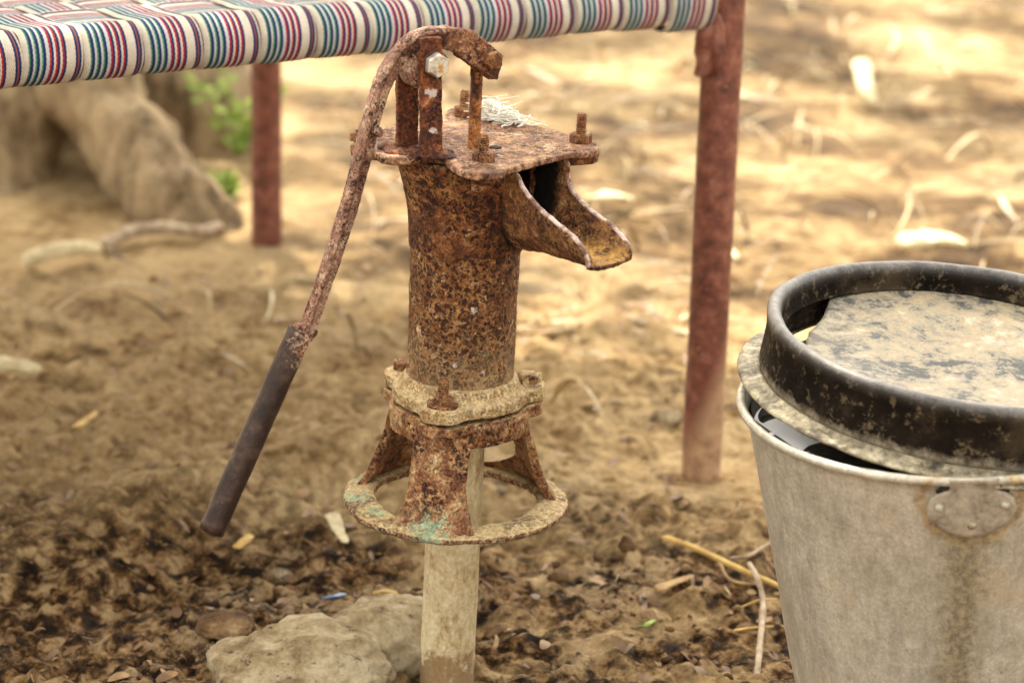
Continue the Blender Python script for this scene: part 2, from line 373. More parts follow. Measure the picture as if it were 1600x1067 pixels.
bx = RS.uniform(-.8, .9, 2600); by = 2.0+RS.rand(2600)*1.7; kp = RS.rand(bx.size) < .35+.5*ss(-.1, .3, bx)*ss(-.2, .3, fbm(bx, by, 3.3, 3)); bx, by = bx[kp][:1100], by[kp][:1100]
ribbons('leaf_litter', np.stack([bx, by, height(bx, by)], -1), RS.uniform(.008, .038, bx.size), RS.uniform(.0008, .0052, bx.size), LM, .5, 'small brown leaf scraps and stalks trodden into the mud', 'leaf litter', lift=.006)

# ---------------------------------------------------------------- pump
LEAN = rad(1.3)
G0 = at_z(697, 1083, 0.); PUMP = empty('hand_pump', G0, (0, LEAN, 0))
tag(PUMP, 'rusty cast iron hand water pump with long curved handle, bolted on a pipe', 'hand pump')
pex = np.array([math.cos(LEAN), 0, -math.sin(LEAN)]); pey = np.array([0, 1., 0]); pez = np.array([math.sin(LEAN), 0, math.cos(LEAN)])
def W(x, y, z): return G0+pex*x+pey*y+pez*z
def Lc(p): d = p-G0; return Vector((d @ pex, d @ pey, d @ pez))
def PZ(x, y, z): return Lc(on_plane(x, y, W(0, 0, z), pez))
def PV(x, y, o, a): # photo point on the vertical plane through local point o with direction angle a (deg)
    e = math.cos(rad(a))*pex+math.sin(rad(a))*pey; return Lc(on_plane(x, y, W(*o), np.cross(e, pez)))
DK, MD, WM, PL = (.028, .009, .004), (.095, .032, .011), (.23, .085, .024), (.46, .27, .13)
_sp = lambda L: [(*PZ(x, y, z), r_) for x, y, z, r_ in L]
R_barrel = rust('rust_barrel', (.045, .011, .003), (.15, .05, .013), (.29, .135, .046), (.52, .37, .21), mid=.482, spots=.85, fleck=.595, ochre=.2, splash=[(.012, -.052, .405, .008), (.03, -.045, .38, .006), (-.004, -.052, .352, .006), (.024, -.047, .345, .007)], dust=.35, low=(.30, .375), dustc=(.47, .33, .17))
R_bowl = rust('rust_bowl', (.035, .010, .003), (.115, .034, .011), (.25, .095, .029), (.44, .26, .12), mid=.508, spots=.7, fleck=.635, dust=.25, ochre=.45)
R_plate = rust('rust_plate', (.045, .018, .012), (.16, .07, .04), (.34, .18, .09), (.52, .38, .26), mid=.485, spots=.3, fleck=.60, dust=.22, dustc=(.42, .25, .11))
R_red = rust('rust_red', (.022, .007, .004), (.11, .03, .012), (.25, .08, .022), (.42, .24, .15), mid=.515, spots=.4, fleck=.655, splash=[(*PV(672, 145, (-.036, -.046, .6), 27), .011), (*PV(675, 205, (-.036, -.046, .6), 27), .008)])
R_handle = rust('rust_handle', (.07, .028, .018), (.20, .092, .06), (.32, .17, .11), (.50, .36, .25), mid=.475, spots=.45, fleck=.60, sc=1.3)
R_clev = rust('rust_clevis', (.05, .018, .009), (.15, .055, .026), (.30, .14, .07), (.48, .32, .2), mid=.49, spots=.5, fleck=.63)
R_stand = rust('rust_stand', (.05, .016, .008), (.17, .062, .028), (.36, .19, .08), (.55, .42, .24), mid=.49, spots=.3, fleck=.6, dust=.55, dustc=(.50, .37, .19), ochre=.3, green=[(-.02, -.093, .205, .036)])
R_flange = rust('rust_flange', (.09, .04, .015), (.27, .15, .065), (.46, .32, .15), (.6, .48, .28), mid=.44, spots=.12, fleck=.6, dust=.8, dustc=(.55, .41, .22))
R_ring = rust('rust_ring', side=True, c_dark=(.07, .028, .015), c_mid=(.22, .12, .06), c_warm=(.42, .27, .13), c_pale=(.6, .5, .32), mid=.46, spots=.3, fleck=.58, dust=.7, dustc=(.55, .41, .2), green=[(-.092, -.02, .205, .030), (-.02, -.098, .205, .036), (-.09, .03, .205, .022), (-.07, -.05, .205, .022)])
s = NT('galvanised_pipe'); n1 = s.noise(30, 6, .7); z = s.xyz()[2]; st = s.noise(60, 7, .78, vec=s.vscale(s.P, (1.3, 1.3, .5)))
col = s.ramp(s.math('MULTIPLY_ADD', st, .6, s.math('MULTIPLY', n1, .4)), [(.38, (.30, .20, .095)), (.47, (.52, .41, .225)), (.57, (.66, .56, .36))])
mud = s.thr(s.math('ADD', z, s.math('MULTIPLY', s.math('SUBTRACT', n1, .5), .16)), .055, .035)
col = s.mix(s.math('MULTIPLY', mud, .8), col, (.24, .14, .06)); n3 = s.noise(240, 5, .7)
col = s.mix(.5, col, s.ramp(n3, [(.3, .6), (.7, 1.25)]), 'MULTIPLY')
PIPE = s.done(col, .75, s.bump(n3, .0012, .7), spec=.3)

bm = bmesh.new(); lathe(bm, [(.0262, -.06)]+[(.0262, .02*k) for k in range(15)]+[(.0262, .29), (.022, .29)], 48)
wobble(bm, .0006, 40); obj('riser_pipe', bm, PIPE, PUMP)
bm = bmesh.new(); lathe(bm, [(.0255, .262), (.0325, .264), (.033, .275), (.033, .292), (.026, .293)], 48); wobble(bm, .0008, 60); obj('pipe_coupling', bm, R_plate, PUMP)

BA = [rad(258), rad(15), rad(146)]
def adiff(a, b): return (a-b+PI) % (2*PI)-PI
def tri(base, lobe, wid):
    def f(a): return base+lobe*sum(math.exp(-(adiff(a, b)/rad(wid))**4) for b in BA)
    return f
def lobed(bm, z0, z1, f, hole=.03, n=120):
    fr = [(f(2*PI*k/n)*math.cos(2*PI*k/n), f(2*PI*k/n)*math.sin(2*PI*k/n)) for k in range(n)]
    inn = [(hole*math.cos(2*PI*k/n), hole*math.sin(2*PI*k/n)) for k in range(n)]
    rows = [[(x, y, z0) for x, y in inn], [(x, y, z0) for x, y in fr], [(x, y, z1) for x, y in fr], [(x, y, z1) for x, y in inn]]
    grid_faces(bm, rows, close_u=True, close_v=True)
# stand: three-lobed head > legs, base ring
bm = bmesh.new(); lobed(bm, .2905, .3005, tri(.0635, .0165, 19))
lathe(bm, [(.057, .276), (.0635, .276), (.0655, .296), (.057, .296)], 90, closed=True)
STAND = rough(rough(remesh(obj('stand', bm, R_stand, PUMP), .0013, 3), .0024, .012), .0045, .035)
for b in BA:
    bm = bmesh.new(); rows = []; N = 24
    for i in range(N+1):
        z = lerp(.2035, .296, i/N); t = i/N
        r = lerp(.0925, .0640, t**.85)+.006*math.exp(-t*10)
        top_ = rad(14)*math.exp(-(1-t)*8); foot_ = math.exp(-(t/.20)**2)
        hl, hh = {0: (lerp(20, 22, t)+4*foot_, lerp(20, 22, t)+4*foot_), 1: (lerp(15, 22, t), lerp(24, 24, t)+40*foot_), 2: (lerp(26, 24, t)+40*foot_, lerp(24, 22, t))}[BA.index(b)]
        ro, ri = [], []
        for k in range(15):
            a = b-rad(hl)-top_+(rad(hl+hh)+2*top_)*k/14; ro.append((r*math.cos(a), r*math.sin(a), z)); ri.append(((r-.009)*math.cos(a), (r-.009)*math.sin(a), z))
        rows.append(ro+ri[::-1])
    grid_faces(bm, rows, close_u=True, cap=True)
    rough(rough(remesh(obj('leg', bm, R_stand, STAND), .0013, 4), .0026, .012), .004, .04)
bm = bmesh.new(); lathe(bm, [(.078, .1985), (.104, .1975), (.1065, .2), (.1062, .204), (.100, .2055), (.082, .2072), (.077, .2055)], 128, closed=True, rf=lambda a, z: 1+.012*math.sin(3*a+1)+.006*math.sin(7*a))
o = rough(rough(remesh(obj('base_ring', bm, R_ring, STAND), .0012, 2), .0026, .008), .005, .05)

# barrel with its own bolted foot flange
ZT = .540
bm = bmesh.new(); lobed(bm, .3035, .3155, tri(.063, .0185, 17), .045)
for b in BA:
    lathe(bm, [(.0, .3035), (.0145, .3035), (.0145, .3175), (.0, .3175)], 24, c=(.067*math.cos(b), .067*math.sin(b)))
lathe(bm, [(.045, .305), (.062, .3145), (.0565, .3195), (.0525, .328), (.045, .329)], 90, closed=True)
foot = rough(rough(remesh(obj('foot_flange', bm, R_flange, PUMP), .0013, 3), .0018, .012), .003, .04)
bm = bmesh.new(); prof = [(.0508, .306)]+[(.0508-.0010*math.sin((z-.306)/.145*PI), z) for z in np.linspace(.315, .447, 40)]
lathe(bm, prof+[(.0508, .449), (.0518, .4515), (.0518, .4535), (.046, .4535), (.046, .306)], 120, closed=True)
wobble(bm, .0009, 55); wobble(bm, .0007, 150, 3)
barrel = obj('barrel', bm, R_barrel, PUMP)

# flared upper bowl; the mouth is left open towards the spout
SA = -50.0; es = Vector((math.cos(rad(SA)), math.sin(rad(SA)), 0)); et = Vector((-es.y, es.x, 0))
TC, TW = .0255, .0366
bowlp = [(.452, .0524), (.456, .0526), (.470, .0532), (.485, .0550), (.5, .0585), (.515, .0625), (.528, .0668), (.539, .0705)]
bm = bmesh.new(); n = 180; rows = []; zs = np.linspace(.4525, .539, 44)
for z in zs:
    r0 = interp(z, bowlp); k = (z-.4525)/.0865; cx, cy = .001*k, .002*k; r = []
    for a in np.linspace(0, 2*PI, n, endpoint=False): r.append((cx+r0*math.cos(a), cy+r0*math.sin(a), z))
    rows.append(r)
V = grid_faces(bm, rows, close_u=True)
dele = []
for f_ in bm.faces:
    c = f_.calc_center_median(); sx = c.x*es.x+c.y*es.y; tx = c.x*et.x+c.y*et.y
    if sx > 0 and c.z > .488+.6*abs(tx-TC*.8)**2/.03 and abs(tx-TC) < TW-.002: dele.append(f_)
bmesh.ops.delete(bm, geom=dele, context='FACES')
bowl = obj('upper_bowl', bm, R_bowl, PUMP); outward(bowl); solid(bowl, .0055, -1); rough(rough(bowl, .0016, .008), .0022, .03)
# spout: U-shaped open channel, side tops traced as two curves, soft bottom
near = [(-.012, .541), (.0712, .5399), (.0881, .5268), (.1093, .5142), (.136, .5059), (.1641, .4966), (.1775, .4872), (.1834, .4772)]
farr = [(-.012, .541), (.0600, .5405), (.0666, .5247), (.0765, .512), (.1012, .501), (.1278, .4942), (.1457, .4855), (.155, .4771), (.1535, .4685)]
fln = [(0, .462), (.35, .4695), (.6, .4735), (.85, .475), (1, .4756)]; flf = [(0, .462), (.35, .4655), (.6, .468), (.85, .4675), (1, .4662)]
nS = spline([(a, b, 0) for a, b in near], 12); fS = spline([(a, b, 0) for a, b in farr], 12)
def samp(c, t): x = t*(len(c)-1); i = min(int(x), len(c)-2); return c[i].lerp(c[i+1], x-i)
bm = bmesh.new(); rows = []
for i in range(61):
    t = i/60; a, b = samp(nS, t), samp(fS, t); row = []
    for j in range(41):
        v = j/40; w = abs(2*v-1); fl = lerp(interp(t, fln), interp(t, flf), v); top = lerp(a.y, b.y, v); sx = lerp(a.x, b.x, v)
        bot = min(fl, top-.002); z = lerp(bot, top, w**4.6) if True else 0
        bl = lerp(0, .003*(1-(2*v-1)**2), t**6)   # lip pushed slightly forward in the middle
        lat = TC+TW*(2*v-1)*(1-.05*math.sin(PI*t))+.0*w
        p = es*(sx+bl)+et*lat; row.append((p.x, p.y, z))
    rows.append(row)
grid_faces(bm, rows)
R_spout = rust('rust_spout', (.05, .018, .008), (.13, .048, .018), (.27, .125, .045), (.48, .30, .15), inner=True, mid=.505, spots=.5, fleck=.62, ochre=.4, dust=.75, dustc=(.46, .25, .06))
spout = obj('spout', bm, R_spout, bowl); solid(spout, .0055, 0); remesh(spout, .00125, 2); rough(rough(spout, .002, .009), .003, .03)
# worn pale rims on the two spout walls
s = NT('worn_iron'); n2 = s.noise(120, 6, .7); n1 = s.noise(50, 5, .7)
WORN = s.done(s.ramp(n1, [(.40, (.10, .04, .022)), (.48, (.25, .15, .11)), (.56, (.46, .38, .34))]), s.math('MULTIPLY_ADD', n2, .4, .35), s.bump(n2, .002, .8), metal=.25, spec=.5)
for C_, sg, z0 in ((nS, -1, 2), (fS, 1, 1)):
    bm = bmesh.new(); pts = []
    for i in range(10 if sg < 0 else 8, 61 if sg < 0 else 59):
        p = samp(C_, i/60); q_ = es*p.x+et*(TC+TW*sg*(1-.05*math.sin(PI*i/60))); pts.append((q_.x, q_.y, p.y+.0003))
    tube(bm, pts, [.0031*min(1, .5+k*.08) for k in range(len(pts))], 12, sect=[(.55*math.cos(2*PI*k/12), 1.0*math.sin(2*PI*k/12)) for k in range(12)], upv=(0, 0, 1))
    rough(remesh(obj('spout_rim', bm, WORN, spout), .0010, 2), .0020, .007)

# cover plate (outline follows the casting: four bolt lobes, straight edge over the mouth)
ZP = .5468
outl = [(583, 212), (585, 236), (604, 246), (640, 247), (672, 245), (694, 248), (706, 258), (722, 267), (752, 272), (783, 269), (797, 262), (835, 252), (889, 239), (915, 238), (935, 232), (934, 224), (915, 213), (888, 210), (862, 201), (830, 193), (800, 186), (768, 180), (745, 170), (725, 165), (702, 170), (690, 182), (655, 190), (620, 196), (600, 200)]
ol = spline([(p.x, p.y, 0) for p in (PZ(x, y, ZP) for x, y in outl)]+[(PZ(583, 212, ZP).x, PZ(583, 212, ZP).y, 0)], 6)[:-1]
bm = bmesh.new(); prism(bm, [(p.x, p.y) for p in ol], .5405, ZP)
plate = rough(rough(remesh(obj('cover_plate', bm, R_plate, PUMP), .0013, 2), .0022, .009), .0034, .03)
# gasket lugs of the bowl under the plate, at the four bolts
bolts = [PZ(755, 252, ZP), PZ(907, 222, ZP), PZ(725, 181, ZP), PZ(578, 214, ZP)]
for i, b in enumerate(bolts):
    bm = bmesh.new(); c = Vector((b.x, b.y)); ctr = Vector((.008, .004)); dn_ = (ctr-c).normalized()
    for k in range(5):
        q_ = c+dn_*(.006*k); lathe(bm, [(.0, .527), (.017+.001*k, .529), (.0185+.001*k, .5395), (.0, .5395)], 24, c=(q_.x, q_.y))
    rough(remesh(obj('bolt_lug', bm, R_bowl, bowl), .0014, 3), .002, .012)
# dark oil hole beside the rod
s = NT('dark_hole'); HOLE = s.done((.008, .004, .003), .95)
p = PZ(774, 231, ZP); bm = bmesh.new(); lathe(bm, [(.0, .5476), (.0052, .5477), (.0064, .5472), (.0058, .5465)], 24, c=(p.x, p.y)); obj('oil_hole', bm, HOLE, plate)

def thread(bm, c, r, z0, z1, pitch=.0022, n=20):
    prof = [(.0, z0)]; z = z0
    while z < z1-pitch: prof += [(r*.84, z), (r*1.04, z+pitch*.5)]; z += pitch
    prof += [(r*.84, z), (r*.75, z+pitch*.6), (0, z+pitch*.7)]
    lathe(bm, prof, n, c=c)
def hexa(bm, c, r, z0, z1, rot=0.):
    pr = [(0, z0), (r*.92, z0), (r, z0+.001), (r, z1-.0016), (r*.86, z1), (0, z1)]
    rows = [[(c[0]+q_*math.cos(rot+k*PI/3), c[1]+q_*math.sin(rot+k*PI/3), z) for k in range(6)] for q_, z in pr]
    grid_faces(bm, rows, close_u=True)
R_nut = rust('rust_nut', (.05, .018, .008), (.16, .058, .022), (.31, .13, .045), (.46, .29, .15), mid=.48, spots=.3, fleck=.66, dust=.3, sc=2.)
def bolt(c, zb, nr, nh, sr, sh, parent, washer=0., rot=.3, name='bolt'):
    bm = bmesh.new(); thread(bm, c, sr, zb, zb+nh+sh); o = obj(name, bm, R_nut, parent, angle=40)
    bm = bmesh.new(); hexa(bm, c, nr, zb, zb+nh, rot)
    if washer: lathe(bm, [(0, zb-.001), (washer, zb-.001), (washer, zb+.0022), (0, zb+.0022)], 28, c=c)
    bmesh.ops.subdivide_edges(bm, edges=bm.edges, cuts=2, use_grid_fill=True); wobble(bm, .0007, 160, c[0]*50)
    obj('nut', bm, R_nut, o, angle=35); return o
for b, sh in zip(bolts[:3], (.016, .018, .016)): bolt((b.x, b.y), ZP-.001, .0105, .0095, .0049, sh, PUMP, rot=random.random())
b = bolts[3]; bolt((b.x-.010, b.y), ZP-.004, .0085, .007, .004, .003, PUMP)
b = bolts[0]; bm = bmesh.new(); hexa(bm, (b.x, b.y), .0105, .520, .5285, .4); obj('bolt_head', bm, R_nut, PUMP, angle=35)
fb = [(.066*math.cos(b), .066*math.sin(b)) for b in BA]
bolt(fb[0], .3175, .0098, .0085, .0052, .017, PUMP, washer=.0145, rot=.5)
bm = bmesh.new(); hexa(bm, fb[1], .0125, .316, .3265, .2); bmesh.ops.subdivide_edges(bm, edges=bm.edges, cuts=3, use_grid_fill=True); wobble(bm, .0022, 90); obj('bolt_head', bm, R_flange, PUMP)
bm = bmesh.new(); hexa(bm, fb[2], .0105, .316, .326, .6); obj('bolt_head', bm, R_nut, PUMP, angle=35)

# pump rod through the plate
rodp = PZ(740, 232, ZP); YM = Vector((-.044, -.034, 0)); HA_ = 27.0
eh = Vector((math.cos(rad(HA_)), math.sin(rad(HA_)), 0)); el = Vector((math.sin(rad(HA_)), -math.cos(rad(HA_)), 0))   # el: sideways, towards the viewer
R_rod = rust('rust_rod', (.06, .016, .006), (.17, .055, .014), (.34, .125, .028), (.45, .22, .08), mid=.49, spots=.2, fleck=.72, rough=(.35, .7))
bm = bmesh.new(); tube(bm, [(rodp.x, rodp.y, z) for z in np.linspace(.53, .627, 14)], .0057, 20); wobble(bm, .0006, 80)
box(bm, (rodp.x, rodp.y, .627), (.012, .010, .026)); obj('pump_rod', bm, R_rod, PUMP)

# yoke: two flat uprights either side of the handle
yoke = empty('yoke', (0, 0, 0)); yoke.parent = PUMP
PIV = PV(657, 98, (YM.x, YM.y, .6), HA_)
for sg, px_, ytop in ((1, 674, 58), (-1, 636, 78)):
    o_ = YM+el*(.0135*sg); top = PV(px_, ytop, (o_.x, o_.y, .6), HA_).z; basep = PV(px_, 236, (o_.x, o_.y, .6), HA_); topp = PV(px_-(2 if sg > 0 else 0), ytop, (o_.x, o_.y, .6), HA_)
    bm = bmesh.new(); rows = []
    zz = np.linspace(.541, topp.z, 40); hb = .0102
    for z in zz:
        t = (z-.541)/(topp.z-.541); c = basep.lerp(topp, t); c = Vector((c.x, c.y, 0))
        w = hb+.006*math.exp(-t*22); th = .0034+.004*math.exp(-t*18)
        r = []
        for u_, v_ in [(-w, -th), (-w/2, -th), (0, -th), (w/2, -th), (w, -th), (w, 0), (w, th), (w/2, th), (0, th), (-w/2, th), (-w, th), (-w, 0)]:
            p = c+eh*u_+el*v_; r.append((p.x, p.y, z))
        rows.append(r)
    grid_faces(bm, rows, close_u=True, cap=True)
    rough(remesh(obj('yoke_bar', bm, R_red, yoke), .0012, 2), .0022, .008)
bm = bmesh.new(); rnd = random.Random(11)
for x_, y_ in [(606, 232), (616, 238), (628, 240), (640, 240), (652, 243), (664, 243), (676, 243), (688, 245), (700, 246), (650, 236), (670, 238), (695, 240)]:
    p = PZ(x_, y_, ZP); bmesh.ops.create_icosphere(bm, subdivisions=2, radius=1, matrix=Matrix.Translation((p.x, p.y, ZP)) @ Matrix.Diagonal((rnd.uniform(.008, .011), rnd.uniform(.008, .012), rnd.uniform(.003, .006), 1)))
rough(remesh(obj('yoke_foot', bm, R_red, yoke), .0012, 4), .004, .005)
# pivot bolt with a bright zinc head
s = NT('zinc_bolt'); n = s.noise(160, 5, .7); n1 = s.noise(60, 4)
ZINC = s.done(s.mix(s.thr(n1, .55, .62), s.ramp(n, [(.35, (.30, .27, .21)), (.55, (.62, .60, .52))]), (.5, .27, .10)), .4, s.bump(n, .0012), metal=.6)
def side_hex(c, r, d0, d1, mat, parent, name, rot=0.):
    bm = bmesh.new(); rows = []
    for q_, d in [(0, d0), (r, d0), (r, d1-.0015), (r*.87, d1), (0, d1)]:
        rows.append([tuple(c+el*d+eh*(q_*math.cos(rot+k*PI/3))+Vector((0, 0, 1))*(q_*math.sin(rot+k*PI/3))) for k in range(6)])
    grid_faces(bm, rows, close_u=True)
    return obj(name, bm, mat, parent, angle=30)
pc = PV(680, 101, (YM.x+el.x*.0175, YM.y+el.y*.0175, .6), HA_); pc = Vector((pc.x, pc.y, pc.z))
pb = side_hex(pc, .0112, -.001, .0085, ZINC, PUMP, 'pivot_bolt', .5)
bm = bmesh.new(); tube(bm, [pc+el*d for d in (-.045, -.02, -.001)], .005, 16); obj('pivot_shaft', bm, R_nut, pb)
bm = bmesh.new(); tube(bm, [pc+el*d for d in (-.0012, .0008)], .0125, 24); obj('washer', bm, R_red, pb)
pcb = pc-el*.046; side_hex(pcb, .010, 0, .008, R_nut, pb, 'nut', .2)

# handle: T-section cast bar traced in its own plane
hp = [(722, 62), (700, 56), (675, 55), (652, 61), (632, 76), (614, 98), (598, 128), (585, 165), (574, 208), (562, 258), (548, 312), (532, 362), (516, 412), (499, 460), (481, 512), (474, 530)]
HP = spline([PV(x, y, (YM.x, YM.y, .6), HA_) for x, y in hp], 8)
def tsec(fw, ft, ww, wd):   # coordinates (up = away from centre of curvature, side)
    return [(ft, -fw*.6), (ft*1.05, 0), (ft, fw*.6), (ft*.5, fw), (0, fw*.95), (-ft*.35, ww), (-wd, ww*.8), (-wd, -ww*.8), (-ft*.35, -ww), (0, -fw*.95), (ft*.5, -fw)]
bm = bmesh.new(); P_, T_, _ = frames(HP); rows = []
for i, p in enumerate(P_):
    t = i/(len(P_)-1); up = T_[i].cross(el); 
    if up.dot(Vector((-.2, 0, 1))) < 0 and t < .3: up = -up
    out = p-(YM+Vector((0, 0, .50))+eh*.05)
    if up.dot(out) < 0: up = -up
    k = lerp(1.0, .80, t); sc_ = tsec(.0100*k, .0052*k, .0058*k, .0118*k)
    rows.append([p+up*(a+.002)+el*b for a, b in sc_])
grid_faces(bm, rows, close_u=True, cap=True)
# boss round the pivot
r = []
for d in (-.0085, .0085):
    r.append([tuple(PIV+el*d+eh*(.0135*math.cos(2*PI*k/24)-.004)+Vector((0, 0, 1))*(.016*math.sin(2*PI*k/24)-.006)) for k in range(24)])
grid_faces(bm, r, close_u=True, cap=True)
box(bm, PIV+Vector((0, 0, .012)), (.022, .014, .03), Matrix.Rotation(rad(HA_), 4, 'Z'))
hk = PV(579, 215, (YM.x, YM.y, .6), HA_); 
handle = rough(rough(remesh(obj('handle', bm, R_handle, PUMP), .0011, 3), .0011, .007), .0012, .03)
# fork end holding the rod
cp = [(704, 49), (722, 44), (736, 47), (786, 87), (784, 92), (775, 124), (768, 123), (738, 103), (722, 92), (712, 82), (700, 78)]
for sg in (1, -1):
    o_ = YM+el*(.0105*sg); pts = [PV(x-(0 if sg > 0 else 6), y, (o_.x, o_.y, .6), HA_) for x, y in cp]
    bm = bmesh.new(); rows = [[tuple(p+el*d) for p in pts] for d in (-.0035, -.0012, .0012, .0035)]
    grid_faces(bm, rows, close_u=True, cap=True)
    if sg > 0:
        c = PV(712, 63, (YM.x, YM.y, .6), HA_); box(bm, c, (.026, .024, .020), Matrix.Rotation(rad(HA_), 4, 'Z') @ Matrix.Rotation(rad(15), 4, 'Y'))
    rough(rough(remesh(obj('fork_plate', bm, R_clev, handle), .0012, 2), .0026, .007), .003, .02)
o_ = YM+el*.014; fc = PV(768, 94, (o_.x, o_.y, .6), HA_)
fbm_ = side_hex(Vector(fc), .0086, -.002, .0072, R_nut, handle, 'fork_bolt', .2)
bm = bmesh.new(); tube(bm, [Vector(fc)-el*d for d in (.034, 0)], .0045, 14); obj('bolt_shank', bm, R_nut, fbm_)
# pipe grip sleeve with corroded upper end
g0, g1 = PV(470, 516, (YM.x, YM.y, .6), HA_), PV(330, 830, (YM.x, YM.y, .6), HA_)
s = NT('grip_pipe'); n = s.noise(45, 6, .7); n3 = s.noise(260, 4, .7); sp = s.thr(s.noise(140, 5, .8), .67, .72)
col = s.ramp(n, [(.35, (.014, .008, .006)), (.5, (.034, .019, .014)), (.66, (.085, .05, .036))]); col = s.mix(s.math('MULTIPLY', sp, .6), col, (.32, .22, .17))
dd = s.n.new('ShaderNodeVectorMath'); dd.operation = 'DISTANCE'; s.put(dd.inputs[0], s.P); c_ = PV(484, 540, (YM.x, YM.y, .6), HA_); dd.inputs[1].default_value = (c_.x, c_.y, c_.z)
cm = s.thr(s.math('ADD', s.math('SUBTRACT', 1., s.math('DIVIDE', dd.outputs[1], .05), clamp=True), s.math('MULTIPLY', s.math('SUBTRACT', s.noise(110, 6, .75), .5), .9)), .5, .62)
col = s.mix(cm, col, s.ramp(s.noise(210, 4, .7), [(.4, (.16, .05, .02)), (.55, (.56, .40, .28))]))
GRIP = s.done(col, s.math('MULTIPLY_ADD', cm, .35, .48), s.bump(s.math('ADD', s.math('MULTIPLY', n3, .4), cm), .0012, .7), spec=.3)
bm = bmesh.new(); gd = (g1-g0)
P_ = [g0+gd*t for t in np.linspace(0, 1, 30)]; N_ = 28
def ringrow(p, r): 
    T = gd.normalized(); a = el.normalized(); b = T.cross(a); return [tuple(p+a*(r*math.cos(2*PI*k/N_))+b*(r*math.sin(2*PI*k/N_))) for k in range(N_)]
grid_faces(bm, [ringrow(p, .0117) for p in P_]+[ringrow(P_[-1], .0098)]+[ringrow(p, .0098) for p in P_[::-1]], close_u=True, close_v=True)
wobble(bm, .0005, 60); obj('grip', bm, GRIP, handle)
bm = bmesh.new(); bmesh.ops.create_icosphere(bm, subdivisions=3, radius=1, matrix=Matrix.Translation(PV(476, 519, (YM.x, YM.y, .6), HA_)) @ Matrix.Diagonal((.011, .011, .008, 1))); wobble(bm, .004, 90)
obj('weld_bead', bm, R_handle, handle)
s = NT('clay_plug'); CLAY = s.done((.45, .28, .13), .9)
bm = bmesh.new(); tube(bm, [g1-gd*.02, g1-gd*.004], .0101, 20); obj('end_plug', bm, CLAY, handle)
bm = bmesh.new(); bmesh.ops.create_icosphere(bm, subdivisions=2, radius=.0055, matrix=Matrix.Translation(PV(589, 206, (YM.x+el.x*.008, YM.y+el.y*.008, .6), HA_))); wobble(bm, .001, 200); obj('rust_knob', bm, R_handle, handle)

# frayed white cord end on the plate
s = NT('white_fibre'); FIB = s.done(s.ramp(s.noise(60), [(.3, (.66, .60, .48)), (.6, (.88, .86, .80))]), .8)
bm = bmesh.new(); rnd = random.Random(4)
cpx = [PZ(x, y, ZP) for x, y in ((752, 186), (768, 186), (790, 190), (812, 196))]
for i in range(260):
    t = rnd.random(); c = cpx[0].lerp(cpx[3], t) + Vector((rnd.gauss(0, .004), rnd.gauss(0, .004), .003+abs(rnd.gauss(0, .006))*(1.4-t)))
    a = rnd.uniform(0, 2*PI); L_ = rnd.uniform(.005, .020)*(1.7 if i % 12 == 0 else 1); d1 = Vector((math.cos(a), math.sin(a)*.7, rnd.uniform(-.3, .25)))*L_; d2 = Vector((rnd.gauss(0, .8), rnd.gauss(0, .8), rnd.uniform(-.6, .3)))*L_
    q1 = c+d1*.5+d2*.3; q2 = c+d1+d2*.2; c.z = max(c.z, ZP+.001); q1.z = max(q1.z, ZP+.001); q2.z = max(q2.z, ZP+.0008)
    tube(bm, spline([c, q1, q2], 4), .00055, 4)
c = PZ(762, 184, ZP)
tube(bm, spline([c+Vector((-.008, 0, .003)), c+Vector((-.002, .002, .012)), c+Vector((.006, 0, .013)), c+Vector((.013, -.004, .007)), c+Vector((.03, -.008, .002))], 6), .0045, 8)
for v in bm.verts: v.co = Vector(W(*v.co))
tag(obj('cord_scrap', bm, FIB), 'frayed white cord end lying on the rusty pump cover plate', 'cord')
p_ = PZ(783, 196, ZP)

# ---------------------------------------------------------------- cot (charpai)
FR = at_z(1095, 745, 0); BL = at_z(417, 385, 0); vb = (BL-FR); DEP = float(np.linalg.norm(vb)); vb = vb/DEP; vl = np.array([-vb[1], vb[0], 0]); LEN = 1.86
COT = empty('woven_cot', FR, (0, 0, 0)); tag(COT, 'low rope-style cot with striped woven webbing on a red-brown pipe frame', 'cot')
def Cp(a, b, z): return Vector((vl[0]*a+vb[0]*b, vl[1]*a+vb[1]*b, z))
s = NT('red_oxide_paint'); n1 = s.noise(9, 6, .65); n2 = s.noise(50, 6, .7); n3 = s.noise(180, 4)
col = s.ramp(n2, [(.36, (.08, .024, .014)), (.5, (.17, .050, .030)), (.64, (.27, .105, .065))])
col = s.mix(s.math('MULTIPLY', s.thr(s.noise(95, 7, .85), .60, .63), .7), col, (.40, .27, .20))
col = s.mix(s.thr(s.noise(28, 5, .7), .64, .68), col, (.33, .14, .08))
z = s.xyz()[2]; xx = s.xyz()[0]
mud = s.thr(s.math('ADD', s.math('SUBTRACT', z, s.math('MULTIPLY', xx, 2.6)), s.math('MULTIPLY', s.math('SUBTRACT', n2, .5), .12)), .13, .075)
col = s.mix(s.math('MULTIPLY', mud, .85), col, s.ramp(n2, [(.35, (.26, .14, .08)), (.6, (.46, .31, .18))]))
RED = s.done(col, .55, s.bump(n2, .001, .6), spec=.45)
ZR = .582; LR = .0235
def cleg(a, b, nm='leg', top=.66):
    bm = bmesh.new(); N_ = 32; rows = []
    for r_, z in [(LR*.9, -.05)]+[(LR, z) for z in np.linspace(-.045, top-.004, 24)]+[(LR*.85, top), (LR*.05, top+.002)]:
        rows.append([tuple(Cp(a, b, z)+Vector((r_*math.cos(2*PI*k/N_), r_*math.sin(2*PI*k/N_), 0))) for k in range(N_)])
    grid_faces(bm, rows, close_u=True); wobble(bm, .0008, 25)
    o = obj(nm, bm, RED, COT); return o
